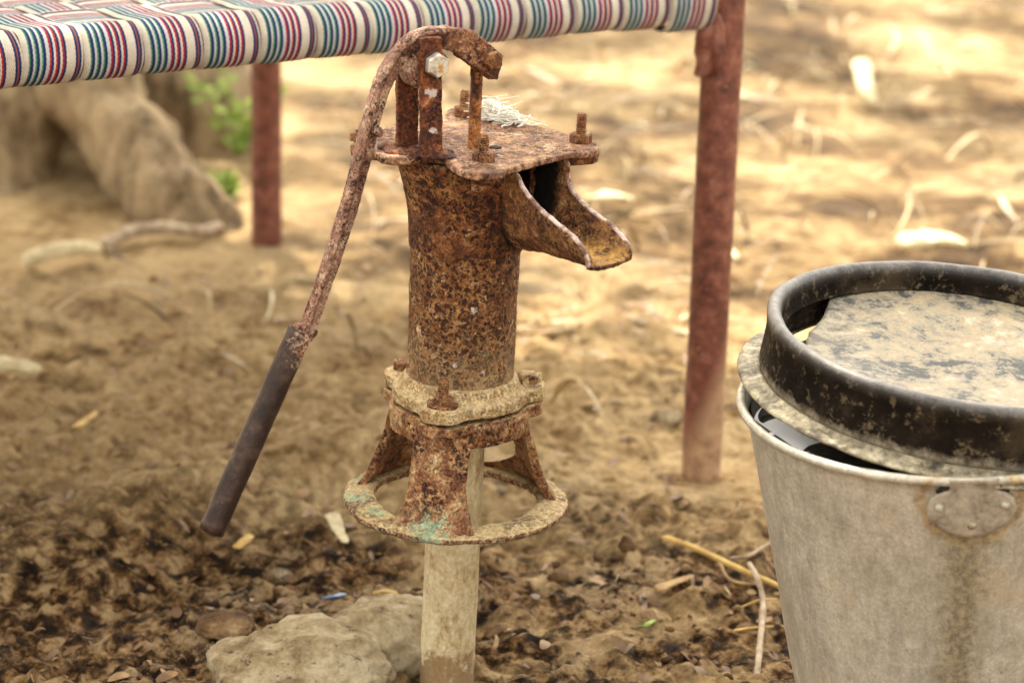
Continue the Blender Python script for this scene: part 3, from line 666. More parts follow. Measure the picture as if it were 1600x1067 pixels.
l1 = cleg(0, 0); cleg(0, DEP); cleg(LEN, 0); cleg(LEN, DEP)
bm = bmesh.new(); c = Cp(.026, -.004, 0); tube(bm, [c+Vector((0, 0, z)) for z in np.linspace(.495, .575, 8)], .0125, 16); wobble(bm, .001, 60)
bmesh.ops.create_icosphere(bm, subdivisions=3, radius=1, matrix=Matrix.Translation(c+Vector((.012, -.009, .532))) @ Matrix.Diagonal((.008, .006, .036, 1))); wobble(bm, .003, 60)
rough(remesh(obj('bracket', bm, RED, l1), .0015, 2), .002, .01)
def rail(a0, b0, a1, b1):
    bm = bmesh.new(); tube(bm, [Cp(lerp(a0, a1, t), lerp(b0, b1, t), ZR) for t in np.linspace(0, 1, 20)], .0225, 24); obj('rail', bm, RED, COT)
rail(.02, 0, LEN, 0); rail(.02, DEP, LEN, DEP); rail(0, .02, 0, DEP-.02); rail(LEN, .02, LEN, DEP-.02)
# webbing: real over-and-under bands
s = NT('striped_webbing'); uv = s.n.new('ShaderNodeUVMap'); uv.uv_map = 'UVMap'; u_, v_, _ = s.xyz(uv.outputs[0])
tri_ = s.math('PINGPONG', s.math('MULTIPLY', v_, 1.), .5)
uz = s.math('ADD', u_, s.math('MULTIPLY', s.math('SUBTRACT', tri_, .25), .016))
uz = s.math('ADD', uz, s.math('MULTIPLY', s.math('SUBTRACT', s.noise(60, 2), .5), .006))
Wt, Gn, Nv, Rd, Lv, Or = (.80, .72, .60), (.09, .30, .15), (.012, .03, .13), (.50, .022, .04), (.66, .67, .68), (.36, .10, .06)
stops = [(0, Wt)]; 
def add(p, c): stops.append((p, c))
x0 = .10
for k in range(3): add(x0, Gn); add(x0+.024, Nv); add(x0+.069, Lv); x0 += .105
for k in range(3): add(x0, Wt if k else Lv); add(x0+.020, Rd); add(x0+.053, Nv); add(x0+.090, Wt); x0 += .105
add(.865, Nv); add(.905, Or); add(.928, Nv); add(.968, Wt)
stops = sorted(stops, key=lambda a: a[0]); cc = s.ramp(uz, stops[:31], 'CONSTANT')
sat = s.noise(2.2, 2); 
wv = s.math('MULTIPLY', s.math('SINE', s.math('MULTIPLY', u_, 2*PI*34)), s.math('SINE', s.math('MULTIPLY', v_, 2*PI*1.0)))
cc = s.mix(.55, cc, s.ramp(s.math('MULTIPLY_ADD', wv, .5, .5), [(0, .45), (.5, 1.), (1, 1.12)]), 'MULTIPLY')
cc = s.mix(.6, cc, s.ramp(s.noise(30, 7, .75), [(.36, .68), (.6, 1.12)]), 'MULTIPLY')
WEB = s.done(cc, .78, s.bump(wv, .0009, .9), spec=.2)
PT = .0632; NWp = int((LEN-.04)/PT); NWf = int((DEP-.10)/PT); ZW = ZR+.0245
bm = bmesh.new(); uvl = bm.loops.layers.uv.new('UVMap')
def band(path, across, w, flip=False, phase=0., edge=.0012):
    NU = 8; rows = []; L = 0; ls = []
    for i, p in enumerate(path):
        if i: L += (path[i]-path[i-1]).length
        ls.append(L)
        T = (path[min(i+1, len(path)-1)]-path[max(i-1, 0)]).normalized(); nrm = T.cross(across).normalized()
        if nrm.z < -.2: nrm = nrm
        rows.append([bm.verts.new(p+across*(w*(j/NU-.5))+nrm*(edge*(1-(2*j/NU-1)**4))*(1 if not flip else -1)) for j in range(NU+1)])
    for i in range(len(rows)-1):
        for j in range(NU):
            f_ = bm.faces.new((rows[i][j], rows[i][j+1], rows[i+1][j+1], rows[i+1][j])); f_.smooth = True
            for lp, (uu, vv) in zip(f_.loops, ((j/NU, ls[i]), ((j+1)/NU, ls[i]), ((j+1)/NU, ls[i+1]), (j/NU, ls[i+1]))): lp[uvl].uv = (uu, vv/.0046+phase)
Al = -Vector(vl); Ab = Vector(vb); rnd = random.Random(3)
def wob(x, seed): return noise.noise(Vector((x*2., seed*3.7, 0)))
RC = .0262
for i in range(NWp):
    a = .030+PT*(i+.5); path = []; ja = rnd.uniform(-.0012, .0012); da = rnd.uniform(-.0016, .0016); ph = rnd.random()
    for ang in np.linspace(-115, 88, 22):      # wraps from below, round the front rail
        t = rad(ang); r_ = RC+.0012*wob(ang*.01, i)
        sagb = .010*ss(.16, .02, a)*max(0, -math.sin(t))
        path.append(Cp(a+ja+da*math.sin(t), -r_*math.cos(t), ZR+r_*math.sin(t)-sagb))
    for j in range(NWf):
        bb = .035+PT*(j+.5); up = 1 if ((i+j//1) % 2 == 0) else -1; sag = -.02*math.sin(PI*bb/DEP)
        for dt in (-.32, -.12, .12, .32):
            path.append(Cp(a+ja+.002*wob(bb, i), bb+dt*PT, ZW+sag+.0019*up*(1 if abs(dt) < .2 else .9)))
    for ang in np.linspace(92, 290, 14):
        t = rad(ang); path.append(Cp(a+ja, DEP-RC*math.cos(t), ZR+RC*math.sin(t)))
    band(path, Al, PT*.985, flip=True, phase=ph)
for j in range(NWf):
    bb = .035+PT*(j+.5); path = []; sag = -.02*math.sin(PI*bb/DEP)
    for ang in np.linspace(-100, 88, 12):
        t = rad(ang); path.append(Cp(-RC*math.cos(t), bb, ZR+RC*math.sin(t)))
    for i in range(NWp):
        a = .030+PT*(i+.5); up = -1 if ((i+j) % 2 == 0) else 1
        for dt in (-.32, -.12, .12, .32): path.append(Cp(a+dt*PT, bb+.002*wob(a, j+50), ZW+sag+.0019*up*(1 if abs(dt) < .2 else .9)))
    for ang in np.linspace(92, 280, 12):
        t = rad(ang); path.append(Cp(LEN-RC*math.cos(t), bb, ZR+RC*math.sin(t)))
    band(path, Ab, PT*.985, flip=False, phase=rnd.random())
wme = D.meshes.new('webbing'); bm.to_mesh(wme); bm.free(); web = link('webbing', wme, WEB, COT)
solid(web, .0014, 0)

# ---------------------------------------------------------------- bucket, water, lid
def onray(px_, py_, dist): d = cf+cr*(px_-800)/FPX-cu*(py_-533.5)/FPX; return CC+d/np.linalg.norm(d)*dist
BC = onray(1480, 620.6, 2.30); BZ = float(BC[2]); BR = 323/4000*2.27
tilt = Matrix.Rotation(rad(3.6), 4, 'X')
BUCK = empty('bucket', (BC[0], BC[1], BZ), (rad(3.2), rad(-3.6), 0)); tag(BUCK, 'dull grey metal bucket full of water beside the pump', 'bucket')
s = NT('aged_aluminium'); n1 = s.noise(7, 8, .68); n2 = s.noise(70, 8, .75); n3 = s.noise(330, 4, .7)
sc1 = s.noise(60, 5, .8, vec=s.vscale(s.P, (1., 1., .14))); sc2 = s.thr(s.noise(30, 9, .8, 2., vec=s.vscale(s.P, (5., 5., .5))), .66, .70)
col = s.ramp(s.math('MULTIPLY_ADD', n1, .5, s.math('MULTIPLY', n2, .5)), [(.38, (.40, .37, .30)), (.5, (.54, .505, .42)), (.61, (.68, .64, .55))])
col = s.mix(.4, col, s.ramp(n3, [(.36, .62), (.64, 1.25)]), 'MULTIPLY')
col = s.mix(.4, col, s.ramp(sc1, [(.38, .62), (.6, 1.2)]), 'MULTIPLY')
col = s.mix(s.math('MULTIPLY', s.thr(s.noise(62, 9, .85), .63, .66), .5), col, (.20, .16, .11))
for ang_, sc_, th_ in ((.5, 30, .006), (-.35, 22, .004), (1.2, 17, .004)):   # fine scratches
    rv = s.n.new('ShaderNodeVectorRotate'); rv.rotation_type = 'Y_AXIS'; s.put(rv.inputs['Vector'], s.P); rv.inputs['Angle'].default_value = ang_
    ln = s.math('ABSOLUTE', s.math('SUBTRACT', s.noise(sc_, 2, .5, 0, vec=s.vscale(rv.outputs[0], (3.5, 3.5, .25))), .5)); on = s.thr(s.noise(19+sc_, 2), .56, .60)
    col = s.mix(s.math('MULTIPLY', s.math('MULTIPLY', s.thr(ln, th_, th_*.4), on), .55), col, (.17, .135, .10))
col = s.mix(s.math('MULTIPLY', sc2, .35), col, (.15, .12, .09))
col = s.mix(s.math('MULTIPLY', s.thr(s.noise(14, 6, .75), .56, .66), .35), col, (.48, .36, .18))
_bm = Matrix.Translation(BUCK.location) @ BUCK.rotation_euler.to_matrix().to_4x4()
def _projx(p): d = np.array(p)-CC; return 800+FPX*(d @ cr)/(d @ cf)
EA = rad(min(range(-110, -50), key=lambda a: abs(_projx(_bm @ Vector((BR*math.cos(rad(a)), BR*math.sin(rad(a)), -.03)))-1521)))   # direction of the bail ear
ecx, ecy = math.cos(EA), math.sin(EA)
x, y, z = s.xyz(); sd = s.math('SUBTRACT', s.math('MULTIPLY', x, -ecy), s.math('MULTIPLY', y, -ecx)); sd = s.math('ADD', s.math('MULTIPLY', x, -ecy), s.math('MULTIPLY', y, ecx))
frn = s.thr(s.math('ADD', s.math('MULTIPLY', x, ecx), s.math('MULTIPLY', y, ecy)), 0, .05)
nn = s.math('SUBTRACT', s.noise(90, 7, .8), .5)
ring = s.math('ABSOLUTE', s.math('SUBTRACT', s.math('POWER', s.math('ADD', s.math('POWER', sd, 2.), s.math('POWER', s.math('ADD', z, .020), 2.)), .5), .0405))
rm = s.math('MULTIPLY', s.thr(s.math('ADD', ring, s.math('MULTIPLY', nn, .03)), .007, .002), frn)
col = s.mix(s.math('MULTIPLY', rm, .75), col, s.ramp(s.noise(120, 4), [(.4, (.22, .11, .03)), (.6, (.50, .36, .15))]))
band_ = s.math('MULTIPLY', s.thr(s.math('ADD', s.math('ABSOLUTE', s.math('ADD', sd, s.math('MULTIPLY', z, -.03))), s.math('MULTIPLY', nn, .05)), .028, .008), s.math('MULTIPLY', frn, s.thr(z, -.05, -.07)))
col = s.mix(s.math('MULTIPLY', band_, .8), col, s.ramp(s.noise(150, 5, .8), [(.4, (.14, .115, .07)), (.6, (.42, .35, .22))]))
ALU = s.done(col, s.math('MULTIPLY_ADD', n2, .25, .36), s.bump(s.math('ADD', n2, s.math('MULTIPLY', sc2, -.5)), .0004, .6), metal=.4, spec=.5)
HB = BZ+.004
def br(z): return BR-.003+(z/HB)*.058+(-.001 if z < 0 else 0)
bm = bmesh.new()
lathe(bm, [(br(z)-.001, z) for z in np.linspace(-HB, -.006, 50)]+[(BR-.003, -.004)], 160)
bm.faces.ensure_lookup_table()
wall = obj('wall', bm, ALU, BUCK)
for v in wall.data.vertices:
    c = v.co; k = (noise.noise(Vector((c.x*9, c.y*9, c.z*7)))*.0028+noise.noise(Vector((c.x*26, c.y*26, c.z*20)))*.0009); l = math.hypot(c.x, c.y)
    if l > .01: c.x += c.x/l*k; c.y += c.y/l*k
bmf = bmesh.new(); bmf.from_mesh(wall.data)
top = max(v.co.z for v in bmf.verts); fs = [f_ for f_ in bmf.faces if len(f_.verts) > 4 and f_.calc_center_median().z > -.05]; bmesh.ops.delete(bmf, geom=fs, context='FACES'); bmf.to_mesh(wall.data); bmf.free()
outward(wall); solid(wall, .0016, -1)
bm = bmesh.new(); tube(bm, [(BR-.0015)*Vector((math.cos(a), math.sin(a), 0))+Vector((0, 0, -.001)) for a in np.linspace(0, 2*PI, 181)], .0042, 14); wobble(bm, .0006, 30)
obj('rolled_rim', bm, ALU, BUCK)
# bail ear plate: follows the wall
bm = bmesh.new(); rows = []
def wallp(u, z, off): a = EA+u/BR; r_ = BR-.003+(z/HB)*.058+off; return Vector((r_*math.cos(a), r_*math.sin(a), z))
shape = [(-.020, 0.0045), (-.0195, -.005), (-.021, -.0085), (-.029, -.011), (-.036, -.018), (-.039, -.028), (-.037, -.037), (-.030, -.045), (-.020, -.051), (-.010, -.0545), (0, -.0555), (.010, -.0545), (.020, -.051), (.030, -.045), (.037, -.037), (.039, -.028), (.036, -.018), (.029, -.011), (.021, -.0085), (.0195, -.005), (.020, .0045)]
ins = [(x*.55, -.026+(z_+.026)*.55) for x, z_ in shape]
grid_faces(bm, [[wallp(0, -.026, .0045)]*len(shape), [wallp(x, z_, .0042) for x, z_ in ins], [wallp(x*.97, -.026+(z_+.026)*.97, .0036+.005*(z_ > 0)) for x, z_ in shape], [wallp(x, z_, -.001+.008*(z_ > 0)) for x, z_ in shape]], close_u=True)
bmesh.ops.remove_doubles(bm, verts=bm.verts, dist=1e-6); bmesh.ops.subdivide_edges(bm, edges=bm.edges, cuts=2, use_grid_fill=True); wobble(bm, .0009, 60)
s = NT('ear_metal'); n2 = s.noise(110, 7, .75); n1 = s.noise(45, 5, .7)
EARM = s.done(s.ramp(s.math('MULTIPLY_ADD', n1, .5, s.math('MULTIPLY', n2, .5)), [(.36, (.15, .12, .09)), (.48, (.34, .30, .24)), (.62, (.52, .47, .38))]), .5, s.bump(n2, .001, .7), metal=.3)
ear = obj('bail_ear', bm, EARM, BUCK)
for u, z_ in ((-.0275, -.0255), (.0275, -.0235), (.0005, -.042)):
    bm = bmesh.new(); bmesh.ops.create_uvsphere(bm, u_segments=16, v_segments=10, radius=.0042, matrix=Matrix.Translation(wallp(u, z_, .0032))); obj('rivet', bm, ALU, ear)
s = NT('dark_slot'); SLOT = s.done((.01, .007, .005), .9)
for u in (-.0245, .0245):
    bm = bmesh.new(); pts = [wallp(u*.86, -.0045, .0030), wallp(u*1.22, -.0110, .0026)]; tube(bm, pts, [.0028, .0016], 10); obj('ear_slot', bm, SLOT, ear)
# water level, horizontal, clipped by the wall
s = NT('water'); n = s.noise(9, 2, .5)
WAT = s.done((.012, .011, .010), .015, s.bump(n, .0002, .03), spec=.5, IOR=1.6)
bm = bmesh.new(); wz = -.0195
lathe(bm, [(br(wz)-.0028, wz), (br(wz)-.0028, wz+.0001)], 96, c=(.0012, .001))
w = obj('water', bm, WAT); w.location = BUCK.location; w.rotation_euler = BUCK.rotation_euler; w.rotation_euler = (0, 0, 0)
w.location = Vector(BUCK.location)
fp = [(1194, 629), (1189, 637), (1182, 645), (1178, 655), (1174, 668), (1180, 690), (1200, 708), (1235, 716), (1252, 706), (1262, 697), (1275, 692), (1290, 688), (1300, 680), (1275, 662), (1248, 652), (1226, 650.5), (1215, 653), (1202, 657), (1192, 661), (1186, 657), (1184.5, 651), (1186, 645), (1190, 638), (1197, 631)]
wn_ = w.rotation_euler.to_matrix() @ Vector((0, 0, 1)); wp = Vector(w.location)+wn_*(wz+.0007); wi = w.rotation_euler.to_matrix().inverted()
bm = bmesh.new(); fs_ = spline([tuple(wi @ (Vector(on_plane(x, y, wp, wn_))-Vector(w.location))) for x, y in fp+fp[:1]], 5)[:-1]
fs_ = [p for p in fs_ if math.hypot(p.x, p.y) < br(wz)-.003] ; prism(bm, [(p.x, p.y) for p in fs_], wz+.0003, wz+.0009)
s = NT('painted_reflection'); REFLECT = s.done((.95, .95, .97), .25, None, spec=.6)  # white sheet painted in for the sky reflected on the water
obj('sky_reflection', bm, REFLECT, w, smooth=False)
tag(w, 'dark still water in the grey bucket with a painted white sky reflection on it', 'water')

# lid
LCn = Vector(onray(1512, 609, 2.325)); LR_f = .2065; LR_b = .1865; LH = .047
LID = empty('dented_lid', LCn, (rad(3.3), rad(4.2), 0)); tag(LID, 'deep blackened pan lid, mud-caked on top, resting askew on the bucket', 'lid')
s = NT('black_enamel'); n1 = s.noise(16, 8, .7); n2 = s.noise(85, 8, .78); x, y, z = s.xyz()
col = s.ramp(n1, [(.38, (.004, .003, .002)), (.5, (.012, .008, .005)), (.62, (.045, .032, .019))])
col = s.mix(s.math('MULTIPLY', s.thr(n2, .55, .60), .75), col, (.13, .10, .06))
col = s.mix(s.math('MULTIPLY', s.thr(s.noise(75, 9, .85, 1.), .645, .67), .8), col, (.48, .42, .32))
lowm = s.thr(s.math('ADD', z, s.math('MULTIPLY', s.math('SUBTRACT', s.noise(60, 6, .8), .5), .024)), .011, .003)
col = s.mix(s.math('MULTIPLY', lowm, .75), col, s.ramp(n2, [(.4, (.22, .18, .12)), (.6, (.50, .44, .33))]))
topm = s.math('MULTIPLY', s.thr(s.math('ADD', z, s.math('MULTIPLY', s.math('SUBTRACT', n1, .5), .012)), .050, .057), .8)
col = s.mix(topm, col, s.ramp(n2, [(.35, (.07, .065, .06)), (.6, (.22, .21, .20))]))
BLK = s.done(col, s.math('MULTIPLY_ADD', s.thr(z, .042, .053), -.40, s.math('MULTIPLY_ADD', n2, .3, .62)), s.bump(n2, .0016, .9), spec=s.math('MULTIPLY_ADD', s.thr(z, .045, .054), .45, .08))
def irr(a, z): return 1+.006*math.sin(2*a+.5)+.003*math.sin(5*a)+.0015*math.sin(11*a+2)
bm = bmesh.new()
prof = [(LR_b+.0005, .001), (LR_b+.001, .006), (LR_b, .014), (LR_b-.001, .022), (LR_b-.001, .03), (LR_b, .037), (LR_b+.0005, .042), (LR_b-.001, .0455), (LR_b-.0045, .047), (LR_b-.009, .0462), (LR_b-.0122, .0435), (LR_b-.0135, .039), (LR_b-.0135, .034), (LR_b-.0145, .0290), (LR_b-.0150, .0272), (LR_b-.0178, .0268), (LR_b-.0175, .0255), (LR_b-.0135, .0253), (LR_b-.010, .024), (LR_b-.0062, .012), (LR_b-.005, .001)]
lathe(bm, [(a_, b_*1.22) for a_, b_ in prof], 220, closed=True, rf=irr); wobble(bm, .0008, 25)
bandO = obj('band', bm, BLK, LID)
s = NT('dirty_tin'); n1 = s.noise(24, 8, .75, .6); n2 = s.noise(130, 7, .75)
TIN = s.done(s.ramp(s.math('MULTIPLY_ADD', n1, .6, s.math('MULTIPLY', n2, .4)), [(.38, (.025, .02, .015)), (.46, (.12, .10, .065)), (.53, (.30, .26, .17)), (.61, (.55, .49, .36))]), .55, s.bump(n2, .0012, .7), metal=.15)
bm = bmesh.new(); N_ = 220; fw = random.Random(9)
def fl_r(a): return LR_f*(1+.004*math.sin(3*a)+.003*noise.noise(Vector((math.cos(a)*6, math.sin(a)*6, 0)))+.0022*noise.noise(Vector((math.cos(a)*45, math.sin(a)*45, 5))))
def fl_z(a, k): return .0022*noise.noise(Vector((math.cos(a)*5, math.sin(a)*5, 2)))*k
rows = []
for k, (fr, z) in enumerate([(LR_b-.006, .0012), (LR_b+.0015, .0030), (LR_b+.0035, .0036), (LR_b+.0055, .0016), (LR_b+.010, .0006), (LR_f-.006, .0002), (LR_f-.002, -.0012), (LR_f, -.0028), (LR_f-.0005, -.0048), (LR_f-.003, -.0045), (LR_f-.006, -.0018), (LR_b-.006, -.0010)]):
    rows.append([((fr/LR_f*fl_r(a) if k > 3 and k < 11 else fr*irr(a, 0))*math.cos(a), (fr/LR_f*fl_r(a) if k > 3 and k < 11 else fr*irr(a, 0))*math.sin(a), z+fl_z(a, 1 if k > 3 else 0)) for a in np.linspace(0, 2*PI, N_, endpoint=False)])
grid_faces(bm, rows, close_u=True, close_v=True); obj('flange', bm, TIN, LID)
s = NT('caked_mud_tin'); n1 = s.noise(13, 9, .70, .3); n2 = s.noise(55, 9, .78, .2); n3 = s.noise(210, 5, .75)
f1 = s.math('MULTIPLY_ADD', n1, .55, s.math('MULTIPLY', n2, .45))
col = s.ramp(f1, [(.43, (.02, .022, .021)), (.46, (.07, .07, .062)), (.475, (.30, .25, .16)), (.49, (.15, .135, .105)), (.505, (.38, .31, .19)), (.525, (.22, .195, .14)), (.54, (.44, .30, .14)), (.56, (.26, .25, .21)), (.585, (.48, .42, .29)), (.65, (.36, .33, .26))])
lines = s.math('ABSOLUTE', s.math('SUBTRACT', s.noise(21, 8, .7, .2), .5)); lines2 = s.thr(lines, .012, .003)
col = s.mix(s.math('MULTIPLY', lines2, .6), col, (.13, .12, .11))
col = s.mix(s.math('MULTIPLY', s.thr(s.math('ADD', s.xyz()[0], s.math('MULTIPLY', n1, .2)), .02, -.05), .75), col, s.mix(s.thr(n2, .45, .58), (.06, .06, .055), (.35, .31, .23)))
col = s.mix(.4, col, s.ramp(n3, [(.3, .6), (.7, 1.25)]), 'MULTIPLY')
CAK = s.done(col, s.math('MULTIPLY_ADD', n2, .35, .35), s.bump(s.math('ADD', n2, s.math('MULTIPLY', n3, .35)), .0016, .7), spec=.5)
bm = bmesh.new(); rows = []; RF = .1722; off = .0
for k in range(44):
    t = k/43; row = []
    for a in np.linspace(0, 2*PI, 200, endpoint=False):
        cut = ss(.80, .995, math.cos(a-rad(165)))*.024
        rr = (RF-float(cut)-.0015*noise.noise(Vector((math.cos(a)*14, math.sin(a)*14, 0)))*float(cut > .001))*t
        x, y = off+rr*math.cos(a), rr*math.sin(a)
        z = .0264-.009*(1-t**3)+.0012*math.sin(t*PI*4)*(t > .6)-.0025*(t < .55)*(1-t) + .0022*noise.fractal(Vector((x*12, y*12, 0)), .8, 2, 4)
        if cut > .001: z -= float(cut)*.35*t**4
        row.append((x, y, z+.0046))
    rows.append(row)
grid_faces(bm, rows, close_u=True); bmesh.ops.remove_doubles(bm, verts=bm.verts, dist=1e-7)
pan = obj('pan_floor', bm, CAK, LID); solid(pan, .001, -1)

# ---------------------------------------------------------------- big tree behind the cot
TX, TY = -1.32, 5.1
s = NT('bark'); n1 = s.noise(4, 8, .7, vec=s.vscale(s.P, (1, 1, .3))); n2 = s.noise(26, 7, .7, vec=s.vscale(s.P, (1, 1, .25)))
BARK = s.done(s.ramp(s.math('MULTIPLY_ADD', n1, .5, s.math('MULTIPLY', n2, .5)), [(.42, (.11, .07, .03)), (.48, (.30, .21, .11)), (.56, (.50, .37, .21))]), .9, s.bump(n2, .03, .9))
TREE = empty('shade_tree', (TX, TY, 0)); tag(TREE, 'thick old tree trunk with spreading roots behind the cot', 'tree')
def tr(a, z):
    fl = math.exp(-max(z, -.1)/.30); return .38+.22*fl*(1+.55*math.cos(3*a-.6))+.03*noise.noise(Vector((math.cos(a)*3, math.sin(a)*3, z*1.5)))
bm = bmesh.new(); rows = []
for z in list(np.linspace(-.15, 1.2, 50))+list(np.linspace(1.3, 2.6, 16)):
    rows.append([(tr(a, z)*(1-.08*max(0, z-.6))*math.cos(a)+.03*z, tr(a, z)*(1-.08*max(0, z-.6))*math.sin(a), z) for a in np.linspace(0, 2*PI, 110, endpoint=False)])
grid_faces(bm, rows, close_u=True, cap=True); wobble(bm, .02, 7)

for v in bm.verts:
    c = v.co; v.co += Vector((c.x, c.y, 0)).normalized()*.022*(abs(noise.noise(Vector((c.x*9, c.y*9, c.z*1.6))))-.25)
obj('trunk', bm, BARK, TREE)
def rootw(pts, R):
    bm = bmesh.new(); P = spline([Vector((x-TX, y-TY, z)) for x, y, z in pts], 10); r = [interp(i/(len(P)-1), R) for i in range(len(P))]
    tube(bm, P, r, 26); wobble(bm, .028, 6, pts[0][0]); wobble(bm, .012, 26, 4); obj('root', bm, BARK, TREE)
rootw([(-1.02, 4.7, .46), (-.86, 4.45, .28), (-.70, 4.22, .13), (-.56, 4.02, .03), (-.45, 3.90, -.05)], [(0, .13), (.5, .085), (1, .05)])
rootw([(-1.05, 4.8, .45), (-.96, 4.5, .24), (-.90, 4.28, .08), (-.86, 4.12, -.06)], [(0, .24), (.5, .15), (1, .08)])
rootw([(-.98, 4.9, .42), (-.76, 4.75, .22), (-.60, 4.55, .06), (-.47, 4.4, -.08)], [(0, .20), (.6, .15), (1, .08)])
limbs = []
for k, (dx, dy, h) in enumerate([(-1.6, -.4, 4.6), (1.2, -.6, 4.8), (.4, 1.3, 5.0), (-.3, -1.5, 4.3), (2.0, .8, 5.3), (-1.4, 1.4, 5.1)]):
    bm = bmesh.new(); P = spline([(0.07, 0, 2.1), (dx*.25, dy*.25, 2.9), (dx*.65, dy*.65, 3.8), (dx, dy, h)], 6)
    tube(bm, P, [lerp(.2, .035, i/(len(P)-1)) for i in range(len(P))], 12); wobble(bm, .02, 5); obj('limb', bm, BARK, TREE)
s = NT('tree_leaves'); n = s.noise(3, 3); LF = s.done(s.ramp(n, [(.35, (.035, .06, .015)), (.6, (.09, .13, .035))]), .55, spec=.3)
hs_ = sdir[:2]/sdir[2]
def shade_p(x, y):
    nz = fbm(x, y, 1.7, 4, .6)
    a = 1-ss(.75, 1.05, np.hypot((x+.4)/3.3, (y-2.0)/1.75)+.28*nz)
    sunny = ss(-.10, .20, x-.10+.35*fbm(x+7, y, 2.1, 2))*ss(3.15, 3.45, y+.35*fbm(x, y+4, 2.4, 3))
    b = .95*ss(-.10, .12, fbm(x+11, y+2, 2.3, 3))*ss(3.6, 5.4, y+.2*x)
    return np.clip(np.maximum(a*(1-sunny*.97), b), 0, 1)
NL = 150000; lx = RS.uniform(-4.2, 3.6, NL); ly = RS.uniform(-1.2, 8., NL)
lh = 3.1+2.3*RS.rand(NL); keep = RS.rand(NL) < shade_p(lx, ly)*.8; lx, ly, lh = lx[keep], ly[keep], lh[keep]
cl = fbm(lx*1.0, ly+lh, 1.3, 3); keep = cl+RS.uniform(-.5, .9, lx.size) > -.15; lx, ly, lh = lx[keep][:17000], ly[keep][:17000], lh[keep][:17000]
LP = np.stack([lx+hs_[0]*lh-TX, ly+hs_[1]*lh-TY, lh], -1)
n = len(LP); a1 = RS.randn(n, 3); a1 /= np.linalg.norm(a1, axis=1)[:, None]; a2 = np.cross(a1, RS.randn(n, 3)); a2 /= np.linalg.norm(a2, axis=1)[:, None]
Ls = RS.uniform(.05, .085, n)[:, None]; Wd = Ls*.5
co = np.stack([LP-a1*Ls, LP-a1*Ls*.2+a2*Wd, LP+a1*Ls, LP-a1*Ls*.2-a2*Wd], 1)
m = D.meshes.new('crown'); m.vertices.add(n*4); m.vertices.foreach_set('co', co.astype(np.float32).ravel()); m.loops.add(n*4); m.loops.foreach_set('vertex_index', np.arange(n*4, dtype=np.int32)); m.polygons.add(n); m.polygons.foreach_set('loop_start', (np.arange(n)*4).astype(np.int32)); m.update(calc_edges=True)
link('crown', m, LF, TREE, False)

print("leaves", n)
# ---------------------------------------------------------------- stones, sticks, leaves, weeds, scraps
s = NT('pale_stone'); n1 = s.noise(12, 8, .7); n2 = s.noise(60, 8, .75); pit = s.thr(s.noise(75, 8, .85), .585, .62)
col = s.ramp(s.math('MULTIPLY_ADD', n1, .6, s.math('MULTIPLY', n2, .4)), [(.40, (.22, .15, .07)), (.48, (.42, .32, .18)), (.57, (.62, .52, .34))])
col = s.mix(s.math('MULTIPLY', pit, .7), col, (.09, .055, .025))
zlow = s.thr(s.math('ADD', s.xyz()[2], s.math('MULTIPLY', s.math('SUBTRACT', n1, .5), .1)), .012, -.012); col = s.mix(s.math('MULTIPLY', zlow, .75), col, (.14, .08, .035))
STONE = s.done(col, .85, s.bump(s.math('SUBTRACT', n2, s.math('MULTIPLY', pit, .5)), .009, 1.), spec=.25)
def stone(px_, py_, dim, rz, label, seed, mat=STONE, name='stone', sub=5, sink=.3, amp=.16, cat='stone'):
    p = at_z(px_, py_, 0); bm = bmesh.new(); bmesh.ops.create_icosphere(bm, subdivisions=sub, radius=1)
    for v in bm.verts:
        c = v.co.copy(); k = 1+amp*noise.fractal(c*1.3+Vector((seed, 0, 0)), .9, 2, 5)+.04*noise.noise(c*5+Vector((seed, 1, 2)))
        c = Vector((math.copysign(abs(c.x)**.85, c.x), math.copysign(abs(c.y)**.85, c.y), math.copysign(abs(c.z)**.9, c.z)))
        k *= 1-.10*abs(noise.noise(c*2.6+Vector((seed, 3, 3))))-.045*abs(noise.noise(c*8+Vector((seed, 3, 3))))
        v.co = Vector((c.x*dim[0]*k, c.y*dim[1]*k, c.z*dim[2]*k))
    o = obj(name, bm, mat); o.location = (p[0], p[1], hz(p[0], p[1])+dim[2]*(1-2*sink)); o.rotation_euler = (0, 0, rz)
    return tag(o, label, cat)
stone(474, 1082, (.091, .075, .050), .2, 'large rounded pale stone at the bottom edge, left of the pipe', 3.3, sink=.42)
stone(602, 1020, (.060, .075, .042), -.5, 'pale stone half hidden behind the pump pipe', 8.1, sink=.36)
stone(352, 1010, (.03, .026, .010), .2, 'flat grey lump of mud left of the large stone', 5.5, sub=4, sink=.4, mat=CM)
stone(434, 893, (.017, .012, .009), .3, 'small pale pebble in the dark mud beyond the large stone', 2., sub=3)
stone(578, 1064, (.012, .009, .007), 0, 'small reddish pebble between large stone and pipe', 6., sub=3, mat=CM)
stone(1040, 672, (.022, .014, .011), .1, 'small pale stone on the ground left of the right cot leg', 4., sub=3)
